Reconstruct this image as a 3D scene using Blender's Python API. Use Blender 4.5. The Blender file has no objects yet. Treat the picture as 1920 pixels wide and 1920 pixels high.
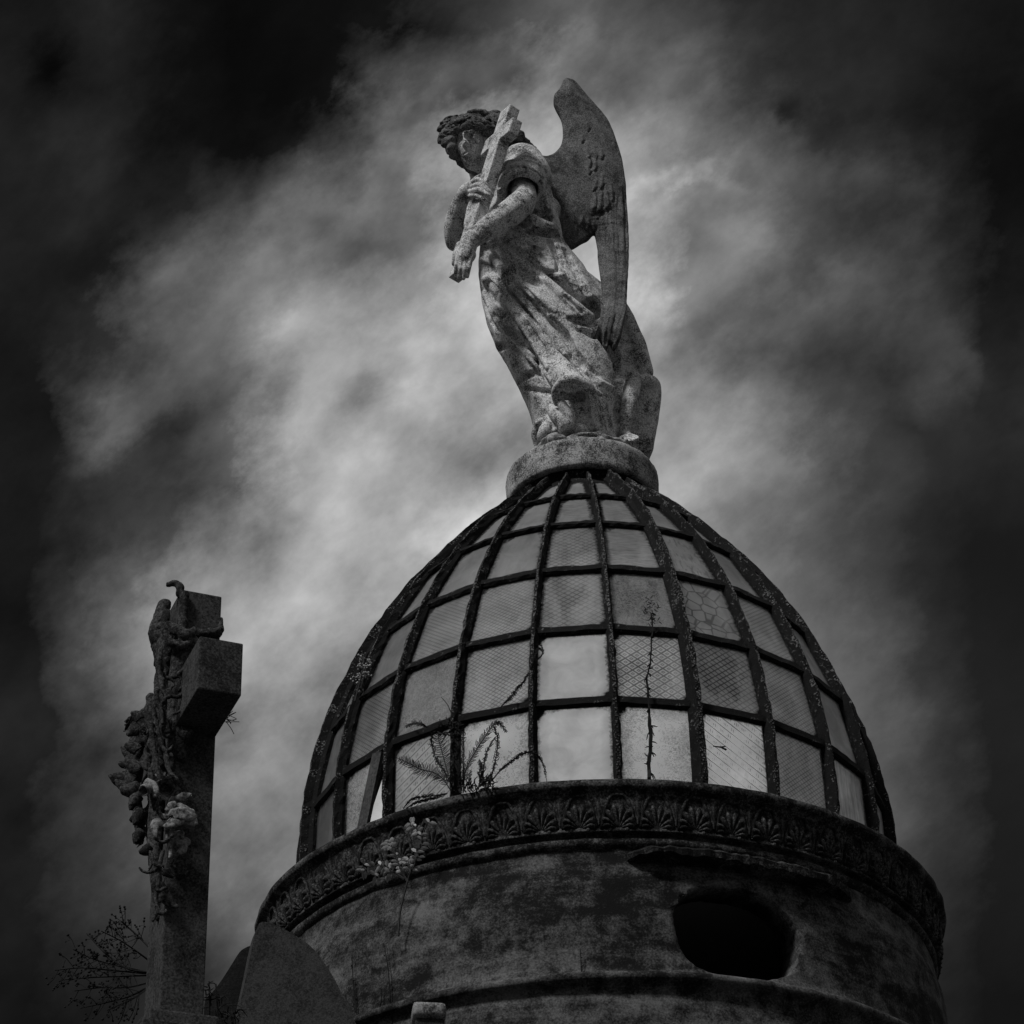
import bpy, bmesh, math, random
import numpy as np
from mathutils import Vector, Matrix
rnd = random.Random(7)
scene = bpy.context.scene
C = scene.collection

# ------------------------------------------------------------------ camera
# world origin sits at the photographer's eye; the ground is 1.6 m below it
FPX = 5438.5; PITCH = math.radians(33.219); ROLL = math.radians(-1.178)
AX, AY = 0.3414, 11.65            # the vertical axis of the domed tower
GROUND = -1.6
fw = np.array([0, math.cos(PITCH), math.sin(PITCH)])
r0 = np.array([1.0, 0, 0]); u0 = np.cross(r0, fw)
rt = math.cos(ROLL)*r0 + math.sin(ROLL)*u0
up = -math.sin(ROLL)*r0 + math.cos(ROLL)*u0
cam = bpy.data.cameras.new('camera'); camo = bpy.data.objects.new('camera', cam); C.objects.link(camo)
cam.sensor_width = 36; cam.lens = 36*FPX/1920; cam.clip_start = 0.1; cam.clip_end = 3000
camo.matrix_world = Matrix(((rt[0], up[0], -fw[0], 0), (rt[1], up[1], -fw[1], 0), (rt[2], up[2], -fw[2], 0), (0, 0, 0, 1)))
scene.camera = camo

def ray(x, y):
    d = fw*FPX + rt*(x-960) - up*(y-960)
    return d/np.linalg.norm(d)
def at(x, y, Y):                  # the point of the world plane Y = const seen at a photograph pixel
    d = ray(x, y); return d*(Y/d[1])

# ------------------------------------------------------------------ view, sky, sun
scene.view_settings.view_transform = 'Standard'; scene.view_settings.look = 'None'
EXPO = 0.55; scene.view_settings.exposure = EXPO; scene.view_settings.gamma = 1
scene.view_settings.use_curve_mapping = False
scene.cycles.max_bounces = 8; scene.cycles.transparent_max_bounces = 12
scene.cycles.use_denoising = True

SUN_EL, SUN_AZ = math.radians(51), math.radians(221)    # azimuth clockwise from +Y
sun = bpy.data.lights.new('sun', 'SUN'); sun.energy = 1.5; sun.angle = math.radians(10)
sun.color = (1, 1, 1)             # the photograph is black and white
suno = bpy.data.objects.new('sun', sun); C.objects.link(suno)
sd = Vector((math.sin(SUN_AZ)*math.cos(SUN_EL), math.cos(SUN_AZ)*math.cos(SUN_EL), math.sin(SUN_EL)))
suno.rotation_euler = sd.to_track_quat('Z', 'Y').to_euler()

class NT:                          # small helper for node trees
    def __init__(s, tree): s.t = tree; s.n = tree.nodes; s.l = tree.links
    def node(s, ty, **kw):
        n = s.n.new(ty)
        for k, v in kw.items(): setattr(n, k, v)
        return n
    def put(s, sock, v):
        if v is None: return
        if hasattr(v, 'is_output'): s.l.new(v, sock)
        else: sock.default_value = v
    def math(s, op, a, b=None, c=None, clamp=False):
        n = s.node('ShaderNodeMath', operation=op, use_clamp=clamp)
        s.put(n.inputs[0], a); s.put(n.inputs[1], b)
        if c is not None: s.put(n.inputs[2], c)
        return n.outputs[0]
    def vmath(s, op, a, b=None, scale=None):
        n = s.node('ShaderNodeVectorMath', operation=op)
        s.put(n.inputs[0], a); s.put(n.inputs[1], b)
        if scale is not None: s.put(n.inputs['Scale'], scale)
        return n.outputs['Value' if op in ('DOT_PRODUCT', 'LENGTH') else 'Vector']
    def mr(s, v, a, b, c=0.0, d=1.0, smooth=False):
        n = s.node('ShaderNodeMapRange', interpolation_type='SMOOTHSTEP' if smooth else 'LINEAR')
        s.put(n.inputs[0], v)
        for i, q in enumerate((a, b, c, d)): s.put(n.inputs[1+i], q)
        return n.outputs[0]
    def mix(s, f, a, b):           # float mix
        n = s.node('ShaderNodeMix', data_type='FLOAT')
        s.put(n.inputs[0], f); s.put(n.inputs[2], a); s.put(n.inputs[3], b)
        return n.outputs[0]
    def noise(s, vec, scale, detail=6, rough=0.55, dist=0.0, col=False):
        n = s.node('ShaderNodeTexNoise'); s.put(n.inputs['Vector'], vec)
        n.inputs['Scale'].default_value = scale; n.inputs['Detail'].default_value = detail
        n.inputs['Roughness'].default_value = rough; n.inputs['Distortion'].default_value = dist
        return n.outputs['Color' if col else 0]
    def mapping(s, vec, scale=(1, 1, 1), rot=(0, 0, 0), loc=(0, 0, 0)):
        n = s.node('ShaderNodeMapping'); s.put(n.inputs[0], vec)
        n.inputs['Scale'].default_value = scale; n.inputs['Rotation'].default_value = rot; n.inputs['Location'].default_value = loc
        return n.outputs[0]
    def sep(s, v):
        n = s.node('ShaderNodeSeparateXYZ'); s.put(n.inputs[0], v); return n.outputs
    def comb(s, x=0.0, y=0.0, z=0.0):
        n = s.node('ShaderNodeCombineXYZ')
        for i, q in enumerate((x, y, z)): s.put(n.inputs[i], q)
        return n.outputs[0]

def lin(v):
    v = v/255.0
    return v/12.92 if v <= 0.04045 else ((v+0.055)/1.055)**2.4

# cloud cover as it stands in this part of the sky: brightness of 16 x 16 patches, left to right, top to bottom
CLOUD = [
 [ 30, 36, 22, 12, 13, 14, 22, 60, 72, 86, 70, 50, 40, 36, 30, 25],
 [ 28, 38, 22, 13, 16, 22, 84, 92,122,102, 88, 66, 46, 40, 30, 14],
 [ 33, 43, 24, 20, 34, 88,120,150,154,132,114, 96, 80, 60, 40, 15],
 [ 30, 38, 36, 66, 88,108, 92,140,152,150,108,108, 78, 72, 52, 20],
 [ 31, 32, 76, 96,106,108,118,150,158,162,112,104, 86, 78, 60, 32],
 [ 26, 45, 92, 98,126,130,140,150,150,134,124, 92, 70, 64, 66, 36],
 [ 24, 82, 80, 88,132,122,146,142,146,140,130,104, 70, 54, 44, 44],
 [ 28, 52, 54, 78,140,140,132,126,140,142,140,120, 95, 62, 46, 36],
 [ 23, 36, 68,116,140,132,140,153,165,165,152,116, 86, 62, 43, 29],
 [ 22, 58, 94,136,140,140,140,170,170,170,170,120, 96, 66, 43, 30],
 [ 28, 68,112,130,136,132,163,170,170,170,170,152,102, 82, 50, 34],
 [ 33, 70,102,126,128,126,160,170,170,170,170,151,104, 88, 60, 36],
 [ 31, 62, 84,112,118,114,148,170,170,170,170,141, 92, 84, 58, 32],
 [ 29, 53, 76,103,116,112,146,190,190,190,190,138, 80, 74, 52, 30],
 [ 25, 43, 56, 82, 98, 98,168,168,168,168,168,168, 64, 56, 44, 27],
 [ 21, 33, 44, 60, 73, 80,156,156,156,156,156,156, 50, 44, 34, 22]]
# single clouds and rifts: centre, half-axes (photograph pixels), tilt, how much brighter or darker
PUFFS = [(92, 125, 40, 58, 20, -.8), (500, 170, 190, 200, 0, -.35), (850, 188, 66, 24, -25, -.5), (935, 145, 32, 20, 0, -.35), (1470, 215, 36, 26, 0, -.6), (705, 480, 80, 36, -15, -.42), (590, 450, 46, 26, -40, -.28),
 (330, 805, 150, 34, -35, -.5), (205, 800, 115, 45, -35, .40), (150, 500, 140, 45, -10, -.35), (1110, 85, 60, 26, -20, .5), (1230, 345, 130, 20, -22, .35), (1360, 330, 100, 16, 18, .3), (1570, 495, 52, 30, 0, .5), (1440, 420, 75, 40, 0, .28),
 (1420, 590, 130, 42, 0, -.22), (1500, 870, 52, 30, 40, .35), (1830, 660, 75, 26, 40, .5), (690, 330, 30, 66, 25, .4), (690, 735, 48, 30, -20, -.25), (870, 345, 60, 50, 0, .25), (1255, 340, 34, 26, 0, .35), (860, 860, 90, 70, 0, -.18), (250, 690, 70, 40, -30, -.25), (420, 560, 60, 30, -35, .22), (1330, 150, 60, 40, -30, .22), (1650, 330, 80, 30, 30, .3), (1560, 250, 70, 30, 20, -.3), (480, 760, 60, 25, -35, -.22), (560, 620, 70, 26, -35, .15)]

world = bpy.data.worlds.new('World'); scene.world = world; world.use_nodes = True
w = NT(world.node_tree); w.n.clear()
out = w.node('ShaderNodeOutputWorld'); bg = w.node('ShaderNodeBackground'); bg.inputs['Strength'].default_value = 0.1
sky = w.node('ShaderNodeTexSky', sky_type='NISHITA', sun_disc=False, sun_elevation=SUN_EL, sun_rotation=SUN_AZ)
bw = w.node('ShaderNodeRGBToBW'); w.l.new(sky.outputs[0], bw.inputs[0])
tc = w.node('ShaderNodeTexCoord'); d = w.vmath('NORMALIZE', tc.outputs['Generated'])
df = w.vmath('DOT_PRODUCT', d, tuple(fw)); dr = w.vmath('DOT_PRODUCT', d, tuple(rt)); du = w.vmath('DOT_PRODUCT', d, tuple(up))
dfc = w.math('MAXIMUM', df, 0.25); K = FPX/1920
gx = w.math('MULTIPLY_ADD', w.math('DIVIDE', dr, dfc), K, 0.5)
gy = w.math('MULTIPLY_ADD', w.math('DIVIDE', du, dfc), -K, 0.5)
# the edges of the clouds curl: warp before looking a patch up
cl = w.comb(gx, gy, w.math('MULTIPLY', df, 1.5))
wn = w.noise(w.mapping(w.mapping(cl, rot=(0, 0, math.radians(38))), scale=(0.85, 1.2, 1)), 7.5, 9, 0.66, 0.0, col=True); ws = w.sep(wn)
wn2 = w.sep(w.noise(w.mapping(cl, loc=(3.1, 7.7, 1)), 3.0, 4, 0.5, 0.2, col=True))
gxw = w.math('ADD', gx, w.math('ADD', w.math('MULTIPLY_ADD', ws[0], 0.17, -0.085), w.math('MULTIPLY_ADD', wn2[0], 0.14, -0.07)))
gyw = w.math('ADD', gy, w.math('ADD', w.math('MULTIPLY_ADD', ws[1], 0.17, -0.085), w.math('MULTIPLY_ADD', wn2[1], 0.12, -0.06)))
val = None
for i, row in enumerate(CLOUD):
    rp = w.node('ShaderNodeValToRGB'); rp.color_ramp.interpolation = 'LINEAR'
    el = rp.color_ramp.elements
    while len(el) < 16: el.new(0.5)
    for j in range(16):
        el[j].position = (j+0.5)/16; v = lin(max(row[j], 17))*1.14*(row[j]/100)**(0.65 if row[j] > 100 else 0.28); el[j].color = (v, v, v, 1)
    w.l.new(gxw, rp.inputs[0])
    if val is None: val = rp.outputs[0]
    else: val = w.mix(w.mr(gyw, (i-0.5)/16, (i+0.5)/16), val, rp.outputs[0])
inside_ = w.mr(df, 0.3, 0.5)
# wisps: fine streaks running up to the right
st = w.mapping(w.mapping(cl, rot=(0, 0, math.radians(38))), scale=(0.65, 1.45, 1))
fine = w.noise(st, 5.5, 9, 0.58, 0.15)
fine2 = w.noise(w.mapping(w.mapping(cl, rot=(0, 0, math.radians(38)), loc=(5, 2, 0)), scale=(0.85, 1.15, 1)), 9.0, 9, 0.58, 0.0)
puff = w.mr(w.math('ADD', w.math('MULTIPLY', fine, 0.25), w.math('MULTIPLY', fine2, 0.75)), 0.34, 0.66, 0.52, 1.5)
# the clouds low on the right are smooth veils, the rest are ragged
veil = w.math('MULTIPLY', w.mr(gx, 0.62, 0.78, smooth=True), w.mr(gy, 0.36, 0.50, smooth=True))
val = w.math('MULTIPLY', val, w.mix(w.math('MULTIPLY', veil, 0.75), puff, 1.0))
pv = w.comb(w.math('ADD', gx, w.math('MULTIPLY_ADD', ws[0], 0.11, -0.055)), w.math('ADD', gy, w.math('MULTIPLY_ADD', ws[1], 0.11, -0.055)), 0.0)
pf = None
for (cx_, cy_, a_, b_, tilt, amt) in PUFFS:
    mp = w.node('ShaderNodeMapping', vector_type='TEXTURE'); w.put(mp.inputs[0], pv)
    mp.inputs['Location'].default_value = (cx_/1920, cy_/1920, 0); mp.inputs['Rotation'].default_value = (0, 0, math.radians(tilt)); mp.inputs['Scale'].default_value = (a_/1920, b_/1920, 1)
    g_ = w.math('POWER', 2.718, w.math('MULTIPLY', w.vmath('DOT_PRODUCT', mp.outputs[0], mp.outputs[0]), -1.0))
    f_ = w.math('MULTIPLY_ADD', g_, amt, 1.0); pf = f_ if pf is None else w.math('MULTIPLY', pf, f_)
val = w.math('MULTIPLY', val, w.mix(inside_, 1.0, pf))
# the rest of the sky: the same broken overcast, brighter overhead
gen = w.noise(d, 3.2, 7, 0.55, 0.4)
dz = w.math('MAXIMUM', w.sep(d)[2], 0.0)
rest = w.math('MULTIPLY', w.mr(gen, 0.35, 0.65, 0.09, 0.23), w.mr(dz, 0, 1, 0.4, 1.55))
edge = w.math('MAXIMUM', w.math('ABSOLUTE', w.math('SUBTRACT', gx, 0.5)), w.math('ABSOLUTE', w.math('SUBTRACT', gy, 0.5)))
inside = w.math('MULTIPLY', w.mr(edge, 0.54, 1.0, 1, 0, smooth=True), w.mr(df, 0.3, 0.5))
cloud = w.math('MULTIPLY', w.mix(inside, rest, val), 10.0/2**EXPO)
tot = w.mix(0.996, bw.outputs[0], cloud)
w.l.new(tot, bg.inputs['Color']); w.l.new(bg.outputs[0], out.inputs[0])

# ------------------------------------------------------------------ helpers
def mesh_obj(name, verts, faces, mat=None, parent=None, smooth=True, mats=None, midx=None, uvs=None):
    me = bpy.data.meshes.new(name)
    if isinstance(verts, np.ndarray) and isinstance(faces, np.ndarray):
        nv, nf, k = len(verts), len(faces), faces.shape[1]
        me.vertices.add(nv); me.vertices.foreach_set('co', verts.astype(np.float32).ravel())
        me.loops.add(nf*k); me.loops.foreach_set('vertex_index', faces.astype(np.int32).ravel())
        me.polygons.add(nf); me.polygons.foreach_set('loop_start', np.arange(0, nf*k, k, dtype=np.int32))
        me.update(calc_edges=True); me.validate()
    else:
        me.from_pydata([tuple(map(float, v)) for v in verts], [], [tuple(f) for f in faces]); me.update()
    me.polygons.foreach_set('use_smooth', [smooth]*len(me.polygons))
    for m in (mats or ([mat] if mat else [])): me.materials.append(m)
    if midx is not None: me.polygons.foreach_set('material_index', midx)
    o = bpy.data.objects.new(name, me); C.objects.link(o)
    if parent is not None: par(o, parent)
    return o
WL = {}
def par(o, p):
    o.parent = p; o.matrix_parent_inverse = Matrix.Translation(-WL.get(p.name, Vector((0, 0, 0))))
def empty(name, loc):
    o = bpy.data.objects.new(name, None); C.objects.link(o); o.location = loc; WL[o.name] = Vector(loc); o.empty_display_size = 0.2
    return o
def tag(o, label=None, cat=None, group=None, kind=None):
    for k, v in (('label', label), ('category', cat), ('group', group), ('kind', kind)):
        if v: o[k] = v
    return o
class MB:                          # collects pieces of one mesh
    def __init__(s): s.v = []; s.f = []
    def add(s, v, f):
        n = len(s.v); s.v += [tuple(map(float, q)) for q in v]; s.f += [tuple(i+n for i in q) for q in f]; return s
    def tube(s, pts, rad, n=6, caps=True):
        pts = [np.array(p, float) for p in pts]; L = len(pts)
        rad = [rad]*L if np.isscalar(rad) else list(rad)
        t0 = pts[1]-pts[0]; a = np.cross(t0, [0.3, 0.1, 0.95]); 
        if np.linalg.norm(a) < 1e-6: a = np.array([1.0, 0, 0])
        a /= np.linalg.norm(a); V = []; F = []
        for i in range(L):
            t = pts[min(i+1, L-1)]-pts[max(i-1, 0)]; t = t/(np.linalg.norm(t)+1e-9)
            a = a-t*(a@t); a /= (np.linalg.norm(a)+1e-9); b = np.cross(t, a)
            for k in range(n):
                q = 2*math.pi*k/n; V.append(pts[i]+rad[i]*(math.cos(q)*a+math.sin(q)*b))
        for i in range(L-1):
            for k in range(n):
                F.append((i*n+k, i*n+(k+1) % n, (i+1)*n+(k+1) % n, (i+1)*n+k))
        if caps:
            F.append(tuple(range(n-1, -1, -1))); F.append(tuple((L-1)*n+k for k in range(n)))
        return s.add(V, F)
    def box(s, c, e1, e2, e3):      # centre and three half-extent vectors
        c, e1, e2, e3 = (np.array(q, float) for q in (c, e1, e2, e3))
        V = [c+i*e1+j*e2+k*e3 for i in (-1, 1) for j in (-1, 1) for k in (-1, 1)]
        F = [(0, 1, 3, 2), (4, 6, 7, 5), (0, 4, 5, 1), (2, 3, 7, 6), (0, 2, 6, 4), (1, 5, 7, 3)]
        if np.dot(np.cross(e1, e2), e3) < 0: F = [f[::-1] for f in F]
        return s.add(V, F)
    def ball(s, c, r, n=6, m=4):
        r = (r, r, r) if np.isscalar(r) else r
        V = [(c[0], c[1], c[2]+r[2])]
        for i in range(1, m):
            p = math.pi*i/m
            for k in range(n):
                q = 2*math.pi*k/n
                V.append((c[0]+r[0]*math.sin(p)*math.cos(q), c[1]+r[1]*math.sin(p)*math.sin(q), c[2]+r[2]*math.cos(p)))
        V.append((c[0], c[1], c[2]-r[2])); F = []
        for k in range(n):
            F.append((0, 1+k, 1+(k+1) % n)); F.append((len(V)-1, 1+(m-2)*n+(k+1) % n, 1+(m-2)*n+k))
        for i in range(m-2):
            for k in range(n):
                F.append((1+i*n+k, 1+(i+1)*n+k, 1+(i+1)*n+(k+1) % n, 1+i*n+(k+1) % n))
        return s.add(V, F)
    def build(s, name, mat, parent=None, smooth=True): return mesh_obj(name, s.v, s.f, mat, parent, smooth)
def dup(o, parent, **kw):
    c = o.copy(); C.objects.link(c)
    if parent is not None: par(c, parent)
    return c
def lathe(name, prof, mat, parent=None, seg=180, wob=0.0, seed=1, closed=False, smooth=True, wscale=1.0):
    # prof: list of (r, z) from top to bottom, about the tower axis; wob roughens it like worn render
    R = np.random.RandomState(seed); P = np.array(prof, float); n = len(P)
    th = np.linspace(0, 2*math.pi, seg, endpoint=False)
    V = np.zeros((n, seg, 3))
    ph = R.rand(24)*6.28; fr = R.randint(3, 60, 24); zz = R.rand(24)*60*wscale
    for i in range(n):
        dr = sum(np.sin(fr[k]*th+ph[k]+zz[k]*P[i, 1])/(4+fr[k]**0.7) for k in range(24))*wob
        rr = P[i, 0]+dr
        V[i, :, 0] = AX+rr*np.sin(th); V[i, :, 1] = AY-rr*np.cos(th); V[i, :, 2] = P[i, 1]
    F = []
    idx = np.arange(n*seg).reshape(n, seg)
    a = idx[:-1]; b = np.roll(idx, -1, 1)[:-1]; c = np.roll(idx, -1, 1)[1:]; d_ = idx[1:]
    F = np.stack([a, d_, c, b], -1).reshape(-1, 4)
    if closed:
        a = idx[-1]; b = np.roll(idx[-1], -1); c = np.roll(idx[0], -1); d_ = idx[0]
        F = np.concatenate([F, np.stack([a, d_, c, b], -1)])
    return mesh_obj(name, V.reshape(-1, 3), F, mat, parent, smooth)
def sub(prof, step=0.012):
    o = []
    for (a, b), (c, d_) in zip(prof[:-1], prof[1:]):
        k = max(1, int(math.hypot(c-a, d_-b)/step))
        o += [(a+(c-a)*i/k, b+(d_-b)*i/k) for i in range(k)]
    return o+[prof[-1]]

# ------------------------------------------------------------------ materials
def base_mat(name):
    m = bpy.data.materials.new(name); m.use_nodes = True
    t = NT(m.node_tree); b = t.n['Principled BSDF']; b.inputs['Roughness'].default_value = 0.9
    b.inputs['Specular IOR Level'].default_value = 0.2
    return m, t, b
def stone(name, dark, light, blotch=3.0, grain=140.0, cover=(0.40, 0.62), grain_amt=0.7, streak=None, bump=0.35, fine=0.4):
    """weathered stone: lichen blotches over a grainy base, all albedo and relief"""
    m, t, b = base_mat(name)
    tcn = t.node('ShaderNodeTexCoord').outputs['Object']
    n1 = t.noise(tcn, blotch, 8, 0.65, 0.4)
    n2 = t.noise(tcn, blotch*5.3, 9, 0.68, 0.4)
    g = t.noise(tcn, grain, 3, 0.7)
    mixv = t.math('ADD', t.math('MULTIPLY', n1, 1-fine), t.math('MULTIPLY', n2, fine))
    if streak:
        sv = t.noise(t.mapping(tcn, scale=streak), 1.0, 7, 0.65, 0.6)
        mixv = t.math('ADD', t.math('MULTIPLY', mixv, 0.74), t.math('MULTIPLY', sv, 0.26))
    mixv = t.math('ADD', mixv, t.math('MULTIPLY_ADD', g, grain_amt*0.5, -grain_amt*0.25))
    f = t.mr(mixv, cover[0], cover[1], 0, 1, smooth=True)
    v = t.mix(f, dark, light)
    v = t.math('MULTIPLY', v, t.mr(g, 0.25, 0.75, 1-grain_amt*0.6, 1+grain_amt*0.5))
    t.l.new(t.comb(v, v, v), b.inputs['Base Color'])
    bn = t.node('ShaderNodeBump'); bn.inputs['Strength'].default_value = bump; bn.inputs['Distance'].default_value = 0.006
    t.put(bn.inputs['Height'], t.math('ADD', t.math('MULTIPLY', g, 0.5), n2)); t.l.new(bn.outputs[0], b.inputs['Normal'])
    return m
M = {}
M['statue'] = stone('statue_marble', 0.055, 0.68, 13.0, 165, (0.35, 0.585), 1.0)
M['wing'] = stone('wing_marble', 0.03, 0.17, 6.0, 170, (0.36, 0.64), 1.1)
M['base'] = stone('base_marble', 0.04, 0.42, 7.0, 165, (0.38, 0.60), 0.9)
M['drum'] = stone('sooty_render', 0.004, 0.14, 2.1, 120, (0.42, 0.63), 0.45, streak=(2.2, 2.2, 13), bump=0.5, fine=0.55)
M['cornice'] = stone('blackened_stucco', 0.005, 0.115, 9.0, 130, (0.44, 0.66), 0.8, bump=0.6)
M['granite'] = stone('speckled_granite', 0.012, 0.044, 14.0, 190, (0.32, 0.6), 1.0, bump=0.15)
M['cross'] = stone('cross_granite', 0.010, 0.060, 9.0, 170, (0.33, 0.62), 1.1, bump=0.2)
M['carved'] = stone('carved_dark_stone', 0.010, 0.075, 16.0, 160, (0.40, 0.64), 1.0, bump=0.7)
M['black'] = stone('soot_black_stone', 0.003, 0.016, 9.0, 140, (0.4, 0.66), 0.8)
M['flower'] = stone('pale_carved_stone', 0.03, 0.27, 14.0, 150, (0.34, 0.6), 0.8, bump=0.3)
M['ground'] = stone('gravel_path', 0.03, 0.09, 1.5, 60, (0.35, 0.65), 0.6)
def iron():
    m, t, b = base_mat('flaking_painted_iron')
    tcn = t.node('ShaderNodeTexCoord').outputs['Object']
    g = t.noise(tcn, 75, 4, 0.7, 0.4); n = t.noise(tcn, 9, 4, 0.6)
    f = t.mr(t.math('ADD', g, t.math('MULTIPLY', n, 0.5)), 0.87, 0.96)
    v = t.mix(f, 0.005, 0.14); t.l.new(t.comb(v, v, v), b.inputs['Base Color'])
    bn = t.node('ShaderNodeBump'); bn.inputs['Strength'].default_value = 0.8; bn.inputs['Distance'].default_value = 0.006
    t.put(bn.inputs['Height'], g); t.l.new(bn.outputs[0], b.inputs['Normal']); return m
M['iron'] = iron()
def putty():
    m, t, b = base_mat('lichen_crusted_putty')
    tcn = t.node('ShaderNodeTexCoord').outputs['Object']
    vo = t.node('ShaderNodeTexVoronoi'); t.put(vo.inputs['Vector'], tcn); vo.inputs['Scale'].default_value = 105
    n = t.noise(tcn, 7, 4, 0.6); g = t.noise(tcn, 120, 3, 0.6)
    f = t.mr(t.math('ADD', vo.outputs['Distance'], t.math('ADD', n, t.math('MULTIPLY', g, 0.6))), 1.32, 1.02)
    v = t.mix(f, 0.005, 0.15); t.l.new(t.comb(v, v, v), b.inputs['Base Color'])
    bn = t.node('ShaderNodeBump'); bn.inputs['Strength'].default_value = 0.9; bn.inputs['Distance'].default_value = 0.008
    t.put(bn.inputs['Height'], vo.outputs['Distance']); bn.invert = True; t.l.new(bn.outputs[0], b.inputs['Normal']); return m
M['putty'] = putty()
def plain(name, v, rough=0.9, spec=0.2):
    m, t, b = base_mat(name); b.inputs['Base Color'].default_value = (v, v, v, 1)
    b.inputs['Roughness'].default_value = rough; b.inputs['Specular IOR Level'].default_value = spec
    return m
def leafy(name, v, tr=0.3):
    m, t, b = base_mat(name)
    oi = t.node('ShaderNodeTexCoord').outputs['Object']; g = t.noise(oi, 60, 3, 0.6)
    q = t.mr(g, 0.3, 0.7, v*0.55, v*1.4); t.l.new(t.comb(q, q, q), b.inputs['Base Color'])
    return m
M['dry'] = leafy('dry_brown_stem', 0.012); M['leaf'] = leafy('pale_leaf', 0.40); M['stem'] = leafy('weed_stem', 0.035)
M['dark'] = plain('unlit_interior', 0.02)
M['board'] = stone('old_board', 0.02, 0.09, 6, 90, (0.35, 0.65), 0.6, streak=(30, 30, 3))
def glass(name, trans, pattern=None, stain=0.0, clear=0.0, scale=1.0, flip=False, haze=0.9):
    """thin cast glass: frosted (translucent) with a pressed pattern, grime along the putty and run-down stains; UV in metres from pane centre"""
    m = bpy.data.materials.new(name); m.use_nodes = True; t = NT(m.node_tree); t.n.clear()
    o = t.node('ShaderNodeOutputMaterial')
    uv = t.node('ShaderNodeUVMap').outputs[0]; s = t.sep(uv)
    rn = t.node('ShaderNodeObjectInfo').outputs['Random']
    off = t.vmath('ADD', uv, t.comb(t.math('MULTIPLY', rn, 37.0), t.math('MULTIPLY', rn, 11.0), 0.0))
    x, y = (t.math('MULTIPLY', s[0], -1.0) if flip else s[0]), s[1]
    at_e = t.node('ShaderNodeAttribute', attribute_name='edge').outputs['Fac']     # metres to the pane's border
    lines = None; S = scale
    def tri(v): return t.math('ABSOLUTE', t.math('SUBTRACT', t.math('FRACT', v), 0.5))     # 0.5 at the integers
    xr = t.math('ADD', x, y); yr = t.math('SUBTRACT', x, y)
    if pattern in ('diamond', 'bigdiamond', 'cross'):
        k = {'diamond': 34.0, 'bigdiamond': 24.0, 'cross': 46.0}[pattern]*S
        p = t.math('MULTIPLY', t.math('ADD', t.math('MULTIPLY', x, 0.8), y), k); q = t.math('MULTIPLY', t.math('SUBTRACT', t.math('MULTIPLY', x, 0.8), y), k)
        a, b_ = tri(p), tri(q)
        l1 = t.mr(t.math('MAXIMUM', a, b_), 0.36, 0.44)
        if pattern == 'bigdiamond':
            c = t.math('MAXIMUM', a, b_); dot = t.math('MULTIPLY', t.mr(c, 0.05, 0.10), t.mr(c, 0.22, 0.17)); l1 = t.math('MAXIMUM', l1, t.math('MULTIPLY', dot, 0.8))
        lines = l1
    elif pattern == 'stripe':
        a = tri(t.math('MULTIPLY', t.math('ADD', t.math('MULTIPLY', x, 0.62), y), 23.0)); b_ = tri(t.math('MULTIPLY', t.math('SUBTRACT', x, t.math('MULTIPLY', y, 0.62)), 23.0))
        l1 = t.mr(a, 0.40, 0.46)
        sq = t.math('MULTIPLY', t.math('MULTIPLY', t.mr(a, 0.20, 0.16), t.mr(b_, 0.2, 0.24)), t.mr(tri(t.math('MULTIPLY', x, 120)), 0.2, 0.3))
        lines = t.math('MAXIMUM', l1, t.math('MULTIPLY', sq, 0.8))
    elif pattern == 'maze':
        vo = t.node('ShaderNodeTexVoronoi', feature='DISTANCE_TO_EDGE', distance='MANHATTAN'); t.put(vo.inputs['Vector'], t.mapping(off, rot=(0, 0, 0.78))); vo.inputs['Scale'].default_value = 16
        vo2 = t.node('ShaderNodeTexVoronoi', feature='DISTANCE_TO_EDGE'); t.put(vo2.inputs['Vector'], t.mapping(off, rot=(0, 0, 0.3))); vo2.inputs['Scale'].default_value = 16
        lines = t.mr(vo2.outputs['Distance'], 0.075, 0.03)
    elif pattern == 'hammer':
        lines = t.mr(t.noise(off, 80, 3, 0.7, 1.8), 0.45, 0.6)
    elif pattern == 'swirl':
        lines = t.mr(t.noise(off, 30, 4, 0.65, 4.0), 0.45, 0.6)
    elif pattern == 'dash':
        lines = t.mr(t.noise(t.mapping(off, scale=(1, 0.3, 1), rot=(0, 0, -0.5)), 60, 3, 0.6), 0.52, 0.62)
    elif pattern == 'reed':
        lines = t.mr(t.noise(t.mapping(off, scale=(0.15, 1, 1), rot=(0, 0, 0.2)), 110, 2, 0.5), 0.4, 0.62)
    elif pattern == 'streak':
        lines = t.mr(t.noise(t.mapping(off, scale=(1, 0.08, 1)), 70, 4, 0.6, 0.3), 0.42, 0.62)
    grime = t.noise(off, 55, 5, 0.7)
    soft = t.noise(off, 9, 5, 0.6, 0.5)
    v = t.math('MULTIPLY', t.mr(soft, 0.3, 0.7, trans*0.75, trans*1.15), t.mr(rn, 0, 1, 0.74, 1.18))
    if lines is not None:
        amt = {'hammer': 0.6, 'reed': 0.35, 'streak': 0.4, 'swirl': 0.55, 'bigdiamond': 0.78, 'stripe': 0.75, 'maze': 0.75}.get(pattern, 0.55)
        vary = t.mr(t.noise(off, 5, 3, 0.6), 0.35, 0.65, 0.45, 1.0)
        v = t.math('MULTIPLY', v, t.math('MULTIPLY_ADD', t.math('MULTIPLY', lines, vary), -amt, 1.0))
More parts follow.
